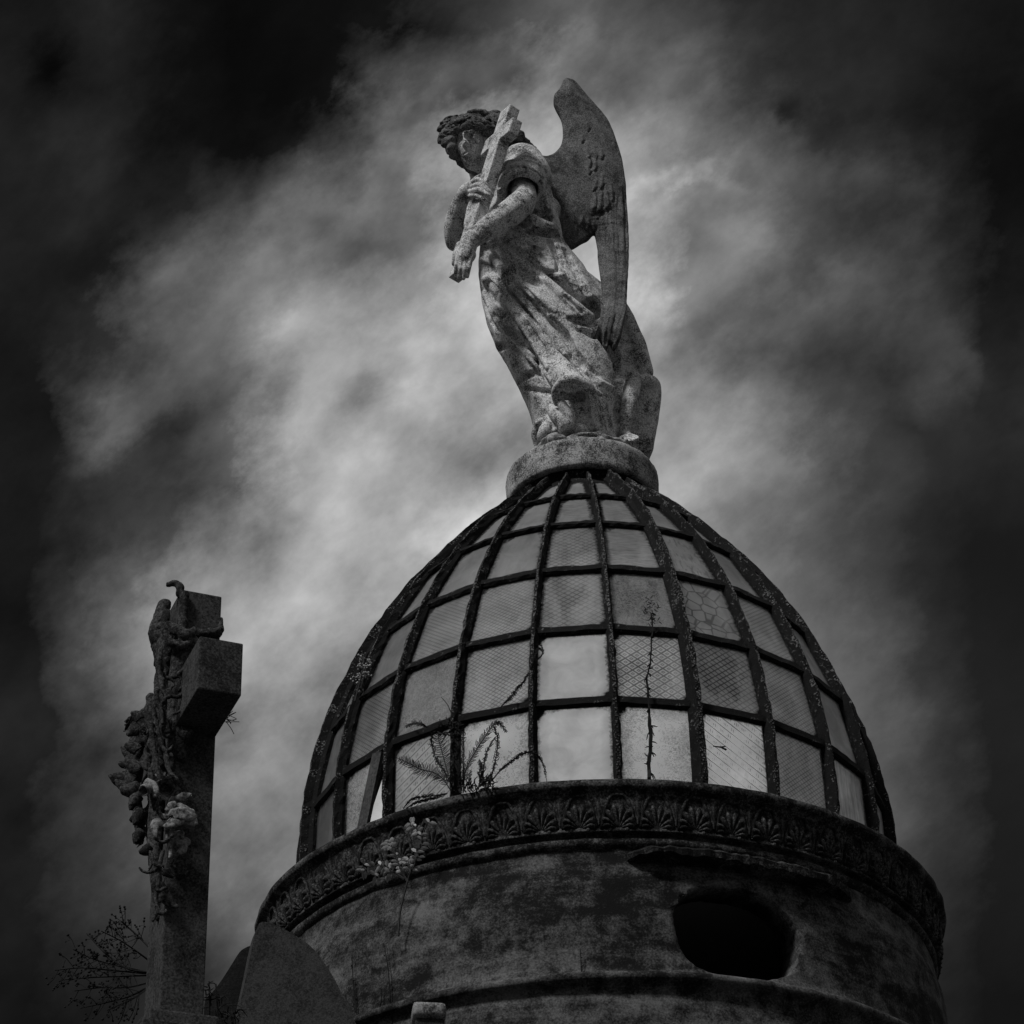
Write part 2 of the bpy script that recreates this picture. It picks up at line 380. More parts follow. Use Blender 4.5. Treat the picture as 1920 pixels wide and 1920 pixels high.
    if stain:
        blob = t.noise(t.mapping(off, scale=(1, 0.45, 1)), 9, 6, 0.68, 0.4)
        cen = t.mr(t.vmath('LENGTH', t.mapping(uv, scale=(1, 0.6, 1), loc=(0.01, -0.01, 0))), 0.02, 0.13, 0.22, 0.0)
        sf = t.mr(t.math('ADD', blob, cen), 0.50, 0.70)
        if lines is not None: sf = t.math('MULTIPLY', sf, t.math('MULTIPLY_ADD', lines, 0.65, 0.45))
        v = t.math('MULTIPLY', v, t.math('MULTIPLY_ADD', sf, -stain, 1.0))
    # grime hugging the border, ragged
    ef = t.math('ADD', at_e, t.math('MULTIPLY_ADD', grime, -0.034, 0.010))
    runs = t.noise(t.mapping(off, scale=(1, 0.1, 1)), 60, 3, 0.6)
    dirt = t.mr(ef, 0.001, 0.013, 1, 0)
    soil = t.mr(at_e, 0.0, 0.05, 0.40, 0.0)
    v = t.math('MULTIPLY', v, t.math('SUBTRACT', 1.0, soil))
    tl = t.node('ShaderNodeBsdfTranslucent'); t.l.new(t.comb(v, v, v), tl.inputs[0])
    bn = t.node('ShaderNodeBump'); bn.inputs['Strength'].default_value = 0.25; bn.inputs['Distance'].default_value = 0.003
    t.put(bn.inputs['Height'], lines if lines is not None else soft)
    cur = tl.outputs[0]
    if clear:
        rf = t.node('ShaderNodeBsdfRefraction'); rf.inputs['IOR'].default_value = 1.18; rf.inputs['Roughness'].default_value = haze
        t.l.new(t.comb(v, v, v), rf.inputs[0])
        mx = t.node('ShaderNodeMixShader'); mx.inputs[0].default_value = clear; t.l.new(cur, mx.inputs[1]); t.l.new(rf.outputs[0], mx.inputs[2]); cur = mx.outputs[0]
    # dusty film where panes lean back; its pale tone stands for transmitted light
    nz = t.sep(t.node('ShaderNodeNewGeometry').outputs['Normal'])[2]
    df_ = t.node('ShaderNodeBsdfDiffuse'); df_.inputs[0].default_value = (0.45, 0.45, 0.45, 1)
    md_ = t.node('ShaderNodeMixShader'); t.put(md_.inputs[0], t.math('MULTIPLY', t.mr(nz, 0.1, 0.8, 0.04, 0.40), t.mr(t.math('ADD', soft, t.math('MULTIPLY', grime, 0.5)), 0.55, 0.95, 0.6, 1.3))); t.l.new(cur, md_.inputs[1]); t.l.new(df_.outputs[0], md_.inputs[2]); cur = md_.outputs[0]
    gl = t.node('ShaderNodeBsdfGlossy'); gl.inputs['Roughness'].default_value = 0.5; gl.inputs[0].default_value = (1, 1, 1, 1)
    t.l.new(bn.outputs[0], gl.inputs['Normal'])
    fr = t.node('ShaderNodeFresnel'); fr.inputs[0].default_value = 1.45
    mx = t.node('ShaderNodeMixShader'); t.put(mx.inputs[0], t.math('MULTIPLY', fr.outputs[0], 0.22)); t.l.new(cur, mx.inputs[1]); t.l.new(gl.outputs[0], mx.inputs[2])
    dd = t.node('ShaderNodeBsdfDiffuse'); dd.inputs[0].default_value = (0.015, 0.015, 0.015, 1)
    m2 = t.node('ShaderNodeMixShader'); t.put(m2.inputs[0], dirt); t.l.new(mx.outputs[0], m2.inputs[1]); t.l.new(dd.outputs[0], m2.inputs[2])
    t.l.new(m2.outputs[0], o.inputs[0])
    return m
def clearmat(name):
    m = bpy.data.materials.new(name); m.use_nodes = True; t = NT(m.node_tree); t.n.clear()
    o = t.node('ShaderNodeOutputMaterial'); tr = t.node('ShaderNodeBsdfTransparent'); gl = t.node('ShaderNodeBsdfGlossy'); gl.inputs['Roughness'].default_value = 0.05
    mx = t.node('ShaderNodeMixShader'); mx.inputs[0].default_value = 0.04; t.l.new(tr.outputs[0], mx.inputs[1]); t.l.new(gl.outputs[0], mx.inputs[2]); t.l.new(mx.outputs[0], o.inputs[0]); return m
M['gback'] = clearmat('pane_inner_face'); M['gclear'] = clearmat('clear_window_glass')

# ------------------------------------------------------------------ ground
gm = MB(); gm.box((0, 30, GROUND-0.15), (400, 0, 0), (0, 400, 0), (0, 0, 0.15))
tag(gm.build('ground', M['ground'], None, False), kind='structure')

# ------------------------------------------------------------------ the mausoleum
maus = empty('domed_mausoleum', (AX, AY, GROUND))
tag(maus, 'dark round mausoleum with ribbed glass dome, palmette cornice and oval opening', 'mausoleum')
b = MB(); b.box((AX-0.1, AY+0.1, (GROUND+3.55)/2), (2.9, 0, 0), (0, 2.75, 0), (0, 0, (3.55-GROUND)/2))
b.box((AX-0.1, AY+0.1, 3.66), (3.0, 0, 0), (0, 2.85, 0), (0, 0, 0.10))
b.build('lower_storey', M['drum'], maus, False)

# drum with its oval opening
prof = sub([(1.40, 5.16), (1.432, 5.13), (1.436, 5.06), (1.462, 4.95), (1.474, 4.80), (1.476, 4.66), (1.480, 4.60)], 0.02)
prof += sub([(1.484, 4.575), (1.496, 4.560), (1.518, 4.552), (1.526, 4.540), (1.524, 4.522), (1.508, 4.512), (1.494, 4.508), (1.488, 4.490), (1.490, 4.46)], 0.008)
prof += sub([(1.495, 4.40), (1.50, 4.2), (1.51, 3.72)], 0.03)
inner = [(1.32, 3.72), (1.32, 5.16)]
drum = lathe('drum', prof+inner, M['drum'], maus, 240, 0.006, 3, closed=True)
A0 = math.radians(19.8)
hc = Vector((AX+1.45*math.sin(A0), AY-1.45*math.cos(A0), 4.755))
cv = []; cf = []; NN = 72; R0 = random.Random(77)
ex = Vector((math.cos(A0), math.sin(A0), 0)); ez = Vector((0, 0, 1)); en = Vector((math.sin(A0), -math.cos(A0), 0))
for side in (-0.35, 0.35):
    for k in range(NN):
        q = 2*math.pi*k/NN; e = 2.35
        cx = math.copysign(abs(math.cos(q))**(2/e), math.cos(q)); sz = math.copysign(abs(math.sin(q))**(2/e), math.sin(q))
        jig = 1+0.02*math.sin(3*q+1)+0.012*math.sin(7*q)+R0.uniform(-.012, .012)
        flare = 1.0 if side < 0 else 1.0
        cv.append(hc+ex*(0.262*cx*jig*flare)+ez*(0.20*sz*jig*flare)+en*side)
cf = [tuple(range(NN-1, -1, -1)), tuple(range(NN, 2*NN))]+[(k, (k+1) % NN, NN+(k+1) % NN, NN+k) for k in range(NN)]
cut = mesh_obj('cutter', cv, cf)
md = drum.modifiers.new('hole', 'BOOLEAN'); md.object = cut; md.operation = 'DIFFERENCE'; md.solver = 'EXACT'
dg = bpy.context.evaluated_depsgraph_get(); dg.update()
nm = bpy.data.meshes.new_from_object(drum.evaluated_get(dg)); drum.modifiers.clear(); drum.data = nm; nm.name = 'drum'
bpy.data.objects.remove(cut)
# an unseen disc added to keep the drum dark and bounce light to panes
fl = MB(); fl.box((AX, AY, 5.25), (0.92, 0, 0), (0, 0.92, 0), (0, 0, 0.015))
lathe('light_block_disc', [(0.02, 5.262), (1.36, 5.262), (1.36, 5.235), (0.02, 5.235)], plain('pale_bounce_disc', 0.75), maus, 48)
# broken drip hood over the opening
hv = []; hf = []; na = 46; R = random.Random(3)
a0, a1 = math.radians(3.2), math.radians(43.0)
for i in range(na+1):
    a = a0+(a1-a0)*i/na; tt = i/na
    env = min(1, tt/0.10, (1-tt)/0.16)
    ou = 1.455+0.070*max(0.0, env)**0.7+R.uniform(-.006, .006)
    zt = 5.088-0.008*tt+R.uniform(-.004, .004); zb = 5.046-0.012*tt+R.uniform(-.007, .007)
    if tt < 0.2: zb += 0.012*R.random()
    for (r_, z_) in ((1.40, zt+0.012), (ou-0.02, zt), (ou, zt-0.016), (ou-0.004, zb), (1.40, zb-0.012)):
        hv.append((AX+r_*math.sin(a), AY-r_*math.cos(a), z_))
for i in range(na):
    for k in range(5): hf.append((i*5+k, i*5+(k+1) % 5, (i+1)*5+(k+1) % 5, (i+1)*5+k))
hf += [(4, 3, 2, 1, 0), tuple(na*5+k for k in range(5))]
mesh_obj('drip_hood', hv, hf, M['cornice'], maus, False)

# cornice: fillet, sloping frieze, soffit, bead
cp = sub([(1.30, 5.400), (1.492, 5.386), (1.503, 5.378), (1.503, 5.352), (1.496, 5.345), (1.478, 5.338), (1.474, 5.325)], 0.01)
cp += sub([(1.470, 5.30), (1.462, 5.24), (1.456, 5.19), (1.462, 5.176), (1.466, 5.168), (1.440, 5.166), (1.428, 5.160), (1.442, 5.152), (1.452, 5.142), (1.452, 5.122), (1.440, 5.108), (1.425, 5.104)], 0.01)
cp += [(1.30, 5.104)]
corn = lathe('cornice', cp, M['cornice'], maus, 360, 0.007, 9, closed=True)
# one palmette, carved leaf by leaf, repeated round the frieze
def palmette_mesh():
    g = MB(); zc = 5.182
    def P(x, z, o): # local frame on the frieze, front of the tower (-Y)
        rr = 1.456+(z-5.19)*0.127+o
        a = x/1.46
        return (rr*math.sin(a), -rr*math.cos(a), z)
    def lobe(ang, l0, l1, w_, bulge):
        V = []; n = 9
        ca, sa = math.sin(ang), math.cos(ang)
        for i in range(n):
            tt = i/(n-1); L = l0+(l1-l0)*tt
            ww = w_*(0.35+1.05*tt)*(math.sqrt(max(0, 1-max(0, (tt-0.62)/0.38)**2)) if tt > 0.62 else 1)
            curl = 0.25*(1 if ang > 0 else -1)*tt*tt*abs(ang)*0.03
            cx, cz = L*ca+curl, zc+L*sa-abs(curl)*0.8
            h = 0.001+bulge*((0.15+0.85*tt/0.6) if tt < 0.6 else math.sqrt(max(0, 1-((tt-0.6)/0.4)**2)))
            for (k, hh) in ((-1, -0.004), (-0.55, h*0.75), (0, h), (0.55, h*0.75), (1, -0.004)):
                V.append(P(cx+k*ww*sa, cz-k*ww*ca, hh))
        F = [(i*5+k, i*5+k+1, (i+1)*5+k+1, (i+1)*5+k) for i in range(n-1) for k in range(4)]
        F.append(tuple((n-1)*5+k for k in range(5)))
        g.add(V, F)
    lobe(0.16, 0.012, 0.108, 0.0100, 0.020); lobe(-0.16, 0.012, 0.108, 0.0100, 0.020)
    for sgn in (-1, 1):
        lobe(sgn*0.52, 0.012, 0.096, 0.0135, 0.022); lobe(sgn*0.90, 0.012, 0.078, 0.0130, 0.023)
        lobe(sgn*1.26, 0.012, 0.060, 0.0115, 0.022)
        g.ball(P(sgn*0.034, zc-0.006, 0.006), 0.0105, 8, 5)
    return g
def arch_mesh():
    g = MB(); pts = []
    for i in range(15):
        q = -1.0+2*i/14
        x = 0.060*math.copysign(abs(q)**0.72, q); z = 5.178+0.145*(1-abs(q)**2.3)
        rr = 1.456+(z-5.19)*0.127+0.004; a = x*1.12/1.46
        pts.append((rr*math.sin(a), -rr*math.cos(a), z))
    g.tube(pts, [0.0075]*15, 5)
    return g
def dart_mesh():
    g = MB(); V = []; n = 6
    for i in range(n):
        t = i/(n-1); z = 5.325-0.125*t; w_ = 0.034*(1-t)**1.2+0.006
        for (k, hh) in ((-1, 0.0), (-0.5, 0.004), (0, 0.010), (0.5, 0.004), (1, 0.0)):
            rr = 1.456+(z-5.19)*0.127+hh; a = k*w_/1.46; V.append((rr*math.sin(a), -rr*math.cos(a), z))
    g.add(V, [(i*5+k, (i+1)*5+k, (i+1)*5+k+1, i*5+k+1) for i in range(n-1) for k in range(4)])
    return g
dart = dart_mesh().build('dart_leaf', M['cornice'])
pal = palmette_mesh().build('palmette', M['cornice']); arc = arch_mesh().build('palmette_arch', M['cornice'])
NP = 60
for k in range(NP):
    for src in (pal, arc, dart):
        o = src if k == 0 else src.copy()
        if k: C.objects.link(o)
        o.location = (AX, AY, 0.0); o.rotation_euler = (0, 0, math.radians(6.0*k+2.0+(3.0 if src is dart else 0))); par(o, corn)
        if k: o.scale = (1+R.uniform(-.004, .001),)*2+(1,)
# ---- the glass dome
RR = [1.300, 1.287, 1.210, 1.064, 0.857, 0.626, 0.385]
ZZ = [5.405, 5.854, 6.244, 6.631, 6.996, 7.295, 7.545]
PHI = -12.21; NR = 24
dome = lathe('glass_dome', sub([(1.27, 5.44), (1.325, 5.44), (1.335, 5.40), (1.30, 5.39), (1.27, 5.40)], 0.02), M['iron'], maus, 120, 0.004, 5, closed=True)
# smooth profile through the ring heights
def prof_at(z):
    return float(np.interp(z, zs, rs))
zk = np.array(ZZ+[7.66]); rk = np.array(RR+[0.26])
tt = np.linspace(0, len(zk)-1, 400)
def catmull(K, t):
    i = np.clip(t.astype(int), 0, len(K)-2); f = t-i
    p = np.concatenate([[2*K[0]-K[1]], K, [2*K[-1]-K[-2]]])
    a, b_, c, d_ = p[i], p[i+1], p[i+2], p[i+3]
    return 0.5*(2*b_+(c-a)*f+(2*a-5*b_+4*c-d_)*f*f+(3*b_-a-3*c+d_)*f**3)
zs, rs = catmull(zk, tt), catmull(rk, tt)
def rib_mesh(w0, w1, seed, thick=1.0):
    """T-bar: black web with a lichen-crusted putty ridge on top; ragged edges"""
    q = random.Random(seed); n = 60
    zz = np.linspace(ZZ[0]+0.0, 7.575, n); V = []; F = []; mi = []
    for i, z in enumerate(zz):
        r_ = prof_at(z); f = (1-i/(n-1)*0.45)
        e = 0.01; tz = prof_at(min(z+e, 7.65))-prof_at(z-e); tn = math.hypot(tz, 2*e); nr, nz = 2*e/tn, -tz/tn
        j = lambda s: q.uniform(-s, s)
        # across the rib: left foot, left shoulder, ridge, right shoulder, right foot, inside
        sec = [(-w0*f*0.5+j(.004), 0.004), (-w1*f*0.5+j(.003), 0.020), (-w1*f*0.34+j(.003), 0.036*thick+j(.004)), (w1*f*0.34+j(.003), 0.036*thick+j(.004)), (w1*f*0.5+j(.003), 0.020), (w0*f*0.5+j(.004), 0.004), (w0*f*0.4, -0.022), (-w0*f*0.4, -0.022)]
        for (x, h) in sec: V.append((x, -(r_+h*nr), z+h*nz))
    for i in range(n-1):
        for k in range(8):
            F.append((i*8+k, i*8+(k+1) % 8, (i+1)*8+(k+1) % 8, (i+1)*8+k)); mi.append(1 if k in (2,) or (k in (1, 3) and q.random() < 0.35) else 0)
    F += [tuple(range(7, -1, -1)), tuple((n-1)*8+k for k in range(8))]; mi += [0, 0]
    return V, F, mi
thin = [rib_mesh(0.038, 0.024, s) for s in (1, 2, 3)]; thick = [rib_mesh(0.070, 0.034, s, 1.5) for s in (11, 12)]
ribs_me = {}
for k in range(NR):
    big = k in (2, 20, 8, 14)
    key = ('T', k % 2) if big else ('t', k % 3)
    if key not in ribs_me:
        V, F, mi = (thick if big else thin)[key[1]]
        o = mesh_obj('rib', V, F, None, None, False, [M['iron'], M['putty']], mi); ribs_me[key] = o.data
    else:
        o = bpy.data.objects.new('rib', ribs_me[key]); C.objects.link(o)
    o.location = (AX, AY, 0); o.rotation_euler = (0, 0, math.radians(PHI+15*k)); par(o, dome)
# horizontal glazing bars, one short bar per bay
for i in range(1, 6):
    r_, z = prof_at(ZZ[i]), ZZ[i]
    e = 0.01; tz = prof_at(z+e)-prof_at(z-e); tn = math.hypot(tz, 2*e); nr, nz = 2*e/tn, -tz/tn; tr, tzz = tz/tn, 2*e/tn
    me = None
    for k in range(NR):
        if me is None or k % 4 == 0:
            q = random.Random(i*50+k); V = []; F = []; n = 9; wd = 0.044 if i < 4 else 0.036
            for jn in range(n):
                a = math.radians(15)*jn/(n-1); rr = r_*math.cos(math.radians(7.5))/math.cos(a-math.radians(7.5))
                for (x, h) in ((-wd/2+q.uniform(-.005, .004), 0.004), (-wd*0.36, 0.016+q.uniform(-.003, .003)), (wd*0.36, 0.016+q.uniform(-.003, .003)), (wd/2+q.uniform(-.003, .003), 0.004), (wd*0.4, -0.018), (-wd*0.4, -0.018)):
                    R_ = rr+h*nr+x*tr; V.append((R_*math.sin(a), -R_*math.cos(a), z+h*nz+x*tzz))
            for jn in range(n-1):
                for s in range(6): F.append((jn*6+s, (jn+1)*6+s, (jn+1)*6+(s+1) % 6, jn*6+(s+1) % 6))
            F += [tuple(range(6)), tuple((n-1)*6+s for s in range(5, -1, -1))]
            o = mesh_obj('glazing_bar', V, F, M['iron'], None, False); me = o.data
        else:
            o = bpy.data.objects.new('glazing_bar', me); C.objects.link(o)
        o.location = (AX, AY, 0); o.rotation_euler = (0, 0, math.radians(PHI+15*k)); par(o, dome)
# panes
G = {'clear': M['gclear'],
 'bright': glass('milky_glass', 1.15, None, 0, 1.0, haze=0.6), 'hammer': glass('hammered_glass', 1.2, 'hammer', 0, 0.9, haze=0.7), 'stripe': glass('striped_glass', 1.15, 'stripe', 0, 0.9, haze=0.7), 'stripe2': glass('striped_glass_turned', 1.15, 'stripe', 0, 0.9, flip=True, haze=0.7),
 'bigd': glass('diamond_glass', 1.15, 'bigdiamond', 0.35, 0.85, haze=0.7), 'dia': glass('lozenge_glass', 0.9, 'diamond', 0.85, 0.6), 'cross': glass('crosshatched_glass', 0.85, 'cross', 0.45, 0.6),
 'maze': glass('figured_glass', 0.9, 'maze', 0.6, 0.5), 'swirl': glass('chipped_glass', 0.9, 'swirl', 0.8, 0.5), 'dash': glass('flemish_glass', 0.8, 'dash', 0.4, 0.6), 'reed': glass('reeded_glass', 0.8, 'reed', 0.4, 0.6),
 'plain': glass('plain_frosted_glass', 0.8, None, 0.25, 0.6), 'rough': glass('rough_cast_glass', 1.1, 'hammer', 0.3, 0.85, haze=0.7), 'streak': glass('streaked_glass', 0.75, 'streak', 0.3, 0.6)}
LAY = {  # (row from the bottom, bay to the right of rib k): kind of glass
 (0, 0): 'bright', (0, 1): 'hammer', (0, 2): 'stripe', (0, 3): 'cross', (0, 4): 'streak', (0, 5): 'dash', (0, -1): 'hammer', (0, -2): 'stripe2', (0, -3): 'rough', (0, -4): 'plain', (0, -5): 'plain',
 (1, 0): 'bright', (1, 1): 'bigd', (1, 2): 'dia', (1, 3): 'cross', (1, 4): 'plain', (1, 5): 'plain', (1, -1): 'cross', (1, -2): 'rough', (1, -3): 'cross', (1, -4): 'plain',
 (2, 0): 'dia', (2, 1): 'swirl', (2, 2): 'maze', (2, 3): 'cross', (2, 4): 'plain', (2, -1): 'cross', (2, -2): 'cross', (2, -3): 'plain', (2, -4): 'plain',
 (3, 0): 'dia', (3, 1): 'reed', (3, 2): 'dash', (3, 3): 'plain', (3, -1): 'plain', (3, -2): 'plain',
 (4, 1): 'reed'}
pane_me = {}
def pane_mesh(i, broken=False):
    V = []; nx, ny = 6, 6; hw = math.radians(7.5)
    c0, c1 = RR[i]*math.cos(hw), RR[i+1]*math.cos(hw)
    z0, z1 = ZZ[i], ZZ[i+1]
    L = math.hypot(c1-c0, z1-z0); nr, nz = (z1-z0)/L, -(c1-c0)/L
    P = []; E = []; U = []
    for jy in range(ny+1):
        for jx in range(nx+1):
            fx, fy = jx/nx, jy/ny
            if broken: fx = fx*(0.46+0.32*fy)
            rr = c0+(c1-c0)*fy; z = z0+(z1-z0)*fy; half = (RR[i]+(RR[i+1]-RR[i])*fy)*math.sin(hw)
            x = (2*fx-1)*half
            P.append((x, -(rr-0.004*nr), z-0.004*nz)); U.append((x, (fy-0.5)*L)); 
            e = min((1-abs(2*fx-1))*half-0.018, fy*L-0.025, (1-fy)*L-0.024)
            E.append(max(0.0, e))
    n = len(P); N = Vector((0, -nr, nz))
    P2 = [(p[0], p[1]+0.005*nr, p[2]-0.005*nz) for p in P]
    F = []; mi = []
    for jy in range(ny):
        for jx in range(nx):
            a = jy*(nx+1)+jx; q = (a, a+1, a+nx+2, a+nx+1)
            F.append(q); mi.append(0)
    for jx in (0,):
        a, b_, c, d_ = 0, nx, (nx+1)*(ny+1)-1, (nx+1)*ny
        F.append((n+a, n+d_, n+c, n+b_)); mi.append(1)
    me = bpy.data.meshes.new('glass_pane'); me.from_pydata(P+P2, [], F); me.update()
    me.polygons.foreach_set('material_index', mi); me.materials.append(G['plain']); me.materials.append(M['gback'])
    uvl = me.uv_layers.new(name='UVMap')
    for l in me.loops: uvl.data[l.index].uv = (U+U)[l.vertex_index]
    at_ = me.attributes.new('edge', 'FLOAT', 'POINT'); at_.data.foreach_set('value', E+E)
    return me
for i in range(6):
    for k in range(NR):
        kk = (k+12) % 24-12
        br = (i, kk) == (0, -3)
        key = (i, br)
        if key not in pane_me: pane_me[key] = pane_mesh(i, br)
        o = bpy.data.objects.new('glass_pane', pane_me[key]); C.objects.link(o)
        kind = LAY.get((i, kk)) or ('clear' if (kk >= 7 or kk <= -8) else random.Random(i*31+k).choice(['plain', 'reed', 'plain']))
        o.material_slots[0].link = 'OBJECT'; o.material_slots[0].material = G[kind]
        o.location = (AX, AY, 0); o.rotation_euler = (0, 0, math.radians(PHI+15*k+7.5)); par(o, dome)
        if br: o['label'] = 'broken pane with a gap behind a loose board'
        elif kind == 'bright' and abs(kk) < 6: o['label'] = 'pale unpatterned pane'
# loose board in the broken bay
bd = MB(); a = math.radians(PHI+15*-3+7.5)
def domept(row_f, xfrac, ang_c, h=0.0):
    z = np.interp(row_f, range(7), ZZ); r_ = prof_at(z)*math.cos(math.radians(7.5))+h
    x = xfrac*prof_at(z)*math.sin(math.radians(7.5)); 
    return Vector((AX+r_*math.sin(ang_c)+x*math.cos(ang_c), AY-r_*math.cos(ang_c)+x*math.sin(ang_c), z))
p0, p1 = domept(0.04, -0.15, a, 0.012), domept(0.97, 0.55, a, 0.012); ax_ = (p1-p0); mid = (p0+p1)/2
sx = Vector((math.cos(a), math.sin(a), 0)); nn = ax_.cross(sx).normalized(); sx = nn.cross(ax_).normalized()
bd.box(mid, ax_/2, sx*0.033, nn*0.008); bd.build('board', M['board'], dome, False)
# blackened collar under the statue
lathe('dome_cap', sub([(0.25, 7.66), (0.335, 7.65), (0.315, 7.61), (0.33, 7.585), (0.365, 7.55), (0.395, 7.515), (0.385, 7.505), (0.25, 7.55)], 0.012), M['iron'], maus, 96, 0.012, 8, closed=True)

# ------------------------------------------------------------------ sculpting by distance fields
class Field:
    def __init__(s, lo, hi, h):
        s.lo = np.array(lo, float); s.h = h
        s.n = np.maximum(2, np.ceil((np.array(hi)-s.lo)/h).astype(int)+1)
        s.F = np.full(s.n, 1.0, np.float32)
        s.ax = [(s.lo[i]+h*np.arange(s.n[i])).astype(np.float32) for i in range(3)]
    def region(s, lo, hi):
        a = np.maximum(0, np.floor((np.array(lo)-s.lo)/s.h).astype(int)); b = np.minimum(s.n, np.ceil((np.array(hi)-s.lo)/s.h).astype(int)+1)
        if np.any(b <= a): return None
        sl = tuple(slice(int(a[i]), int(b[i])) for i in range(3))
        return sl, s.ax[0][sl[0]][:, None, None], s.ax[1][sl[1]][None, :, None], s.ax[2][sl[2]][None, None, :]
    def apply(s, fn, lo, hi, k=0.02, mode='add'):
        m = k+2.5*s.h
        rg = s.region(np.array(lo)-m, np.array(hi)+m)
        if rg is None: return
        sl, x, y, z = rg
        d = fn(x, y, z).astype(np.float32); f = s.F[sl]
        if mode == 'add':
            h = np.maximum(k-np.abs(f-d), 0)/k if k > 0 else 0
            s.F[sl] = np.minimum(f, d)-h*h*k*0.25
        elif mode == 'cut':
            d = -d; h = np.maximum(k-np.abs(f-d), 0)/k if k > 0 else 0
            s.F[sl] = np.maximum(f, d)+h*h*k*0.25
    def ellipsoid(s, c, r, R=None, k=0.02, mode='add'):
        c = np.array(c, float); r = np.array(r, float)*np.ones(3); R = np.eye(3) if R is None else np.array(R, float)
        ext = np.sqrt(((R*r[:, None])**2).sum(0))          # rows of R are the local axes
        def fn(x, y, z):
            x, y, z = x-c[0], y-c[1], z-c[2]
            q = [(R[i, 0]*x+R[i, 1]*y+R[i, 2]*z)/r[i] for i in range(3)]
            k0 = np.sqrt(q[0]**2+q[1]**2+q[2]**2)+1e-6; k1 = np.sqrt((q[0]/r[0])**2+(q[1]/r[1])**2+(q[2]/r[2])**2)+1e-6
            return k0*(k0-1)/k1
        s.apply(fn, c-ext, c+ext, k, mode)
    def chain(s, pts, rad, k=0.02, mode='add', flat=None):
        pts = np.array(pts, float); rad = np.array(rad, float)*np.ones(len(pts))
        for i in range(len(pts)-1) if mode == 'seg' else [None]:
            pass
        m = rad.max(); lo, hi = pts.min(0)-m, pts.max(0)+m
        def fn(x, y, z):
            best = None
            for a, b, ra, rb in zip(pts[:-1], pts[1:], rad[:-1], rad[1:]):
                ab = b-a; L = ab@ab+1e-12
                px, py, pz = x-a[0], y-a[1], z-a[2]
                t = np.clip((px*ab[0]+py*ab[1]+pz*ab[2])/L, 0, 1)
                d = np.sqrt((px-t*ab[0])**2+(py-t*ab[1])**2+(pz-t*ab[2])**2)-(ra+(rb-ra)*t)
                best = d if best is None else np.minimum(best, d)
            return best
        s.apply(fn, lo, hi, k, mode)
    def curve(s, pts, rad, k=0.02, mode='add', n=5):
        """a chain through a smooth curve"""
        p, r = smooth_pts(pts, rad, n); s.chain(p, r, k, mode)
    def rough(s, amp, scale, seed=1, band=0.03):
        """chisel marks and weathering: a cheap band-limited wobble of the surface"""
        R = np.random.RandomState(seed); I = np.argwhere(np.abs(s.F) < band); P = (s.lo+s.h*I)*scale
        d = 0
        for q in range(14):
            v = R.randn(3); v *= (0.6+1.6*R.rand())/np.linalg.norm(v); ph = R.rand(3)*6.28
            d = d+np.sin(P@v+ph[0]+1.3*np.sin(P@(R.randn(3)*0.7)+ph[1]))
        s.F[I[:, 0], I[:, 1], I[:, 2]] += (amp*d/3.7).astype(np.float32)
    def hit(s, x, y, d0=0.0):
        """first surface point of the field on the sight line of a photograph pixel"""
        d = ray(x, y); t0, t1 = 0.0, 60.0
        for i in range(3):
            a, b = s.lo[i]/d[i], (s.lo[i]+s.h*(s.n[i]-1))/d[i]
            t0, t1 = max(t0, min(a, b)), min(t1, max(a, b))
        t = np.arange(t0+s.h, t1-s.h, s.h*0.5)
        if len(t) == 0: return None
        P = t[:, None]*d; I = np.clip(np.rint((P-s.lo)/s.h).astype(int), 0, s.n-1)
        v = s.F[I[:, 0], I[:, 1], I[:, 2]]
        neg = np.nonzero(v < 0)[0]
        j = neg[0] if len(neg) else int(np.argmin(v))
        return P[j]+d*d0
    def mesh(s, name, mat, parent=None):
        F = s.F; ins = F < 0
        n = s.n
        # surface nets
        c = [(i, j, k) for i in (0, 1) for j in (0, 1) for k in (0, 1)]
        cnt = np.zeros(n-1, np.int8)
        for (i, j, k) in c: cnt += ins[i:n[0]-1+i, j:n[1]-1+j, k:n[2]-1+k]
        act = np.argwhere((cnt > 0) & (cnt < 8))
        idx = np.full(n-1, -1, np.int32); idx[act[:, 0], act[:, 1], act[:, 2]] = np.arange(len(act))
        acc = np.zeros((len(act), 3)); num = np.zeros(len(act))
        for a in range(8):
            for b in range(a+1, 8):
                dlt = [c[b][q]-c[a][q] for q in range(3)]
                if sum(map(abs, dlt)) != 1: continue
                fa = F[act[:, 0]+c[a][0], act[:, 1]+c[a][1], act[:, 2]+c[a][2]].astype(float); fb = F[act[:, 0]+c[b][0], act[:, 1]+c[b][1], act[:, 2]+c[b][2]].astype(float)
                m = (fa < 0) != (fb < 0); t = np.where(m, fa/(fa-fb+1e-12), 0)
                acc += m[:, None]*(np.array(c[a])[None]+t[:, None]*np.array(dlt)[None]); num += m
        V = s.lo+s.h*(act+acc/np.maximum(num, 1)[:, None])
        Q = []
        for axn in range(3):
            o1, o2 = [(1, 2), (2, 0), (0, 1)][axn]
            sa = [slice(1, n[q]-1) for q in range(3)]; sa[axn] = slice(0, n[axn]-1); sb = list(sa); sb[axn] = slice(1, n[axn])
            A, B = ins[tuple(sa)], ins[tuple(sb)]
            e = np.argwhere(A != B); e_off = np.array([1, 1, 1]); e_off[axn] = 0
            g = e+e_off; flip = A[e[:, 0], e[:, 1], e[:, 2]]
            def ix(d1, d2):
                q = g.copy(); q[:, o1] -= d1; q[:, o2] -= d2; return idx[q[:, 0], q[:, 1], q[:, 2]]
            quad = np.stack([ix(1, 1), ix(0, 1), ix(0, 0), ix(1, 0)], -1)
            quad[~flip] = quad[~flip][:, ::-1]
            Q.append(quad)
        Q = np.concatenate(Q); Q = Q[(Q >= 0).all(1)]
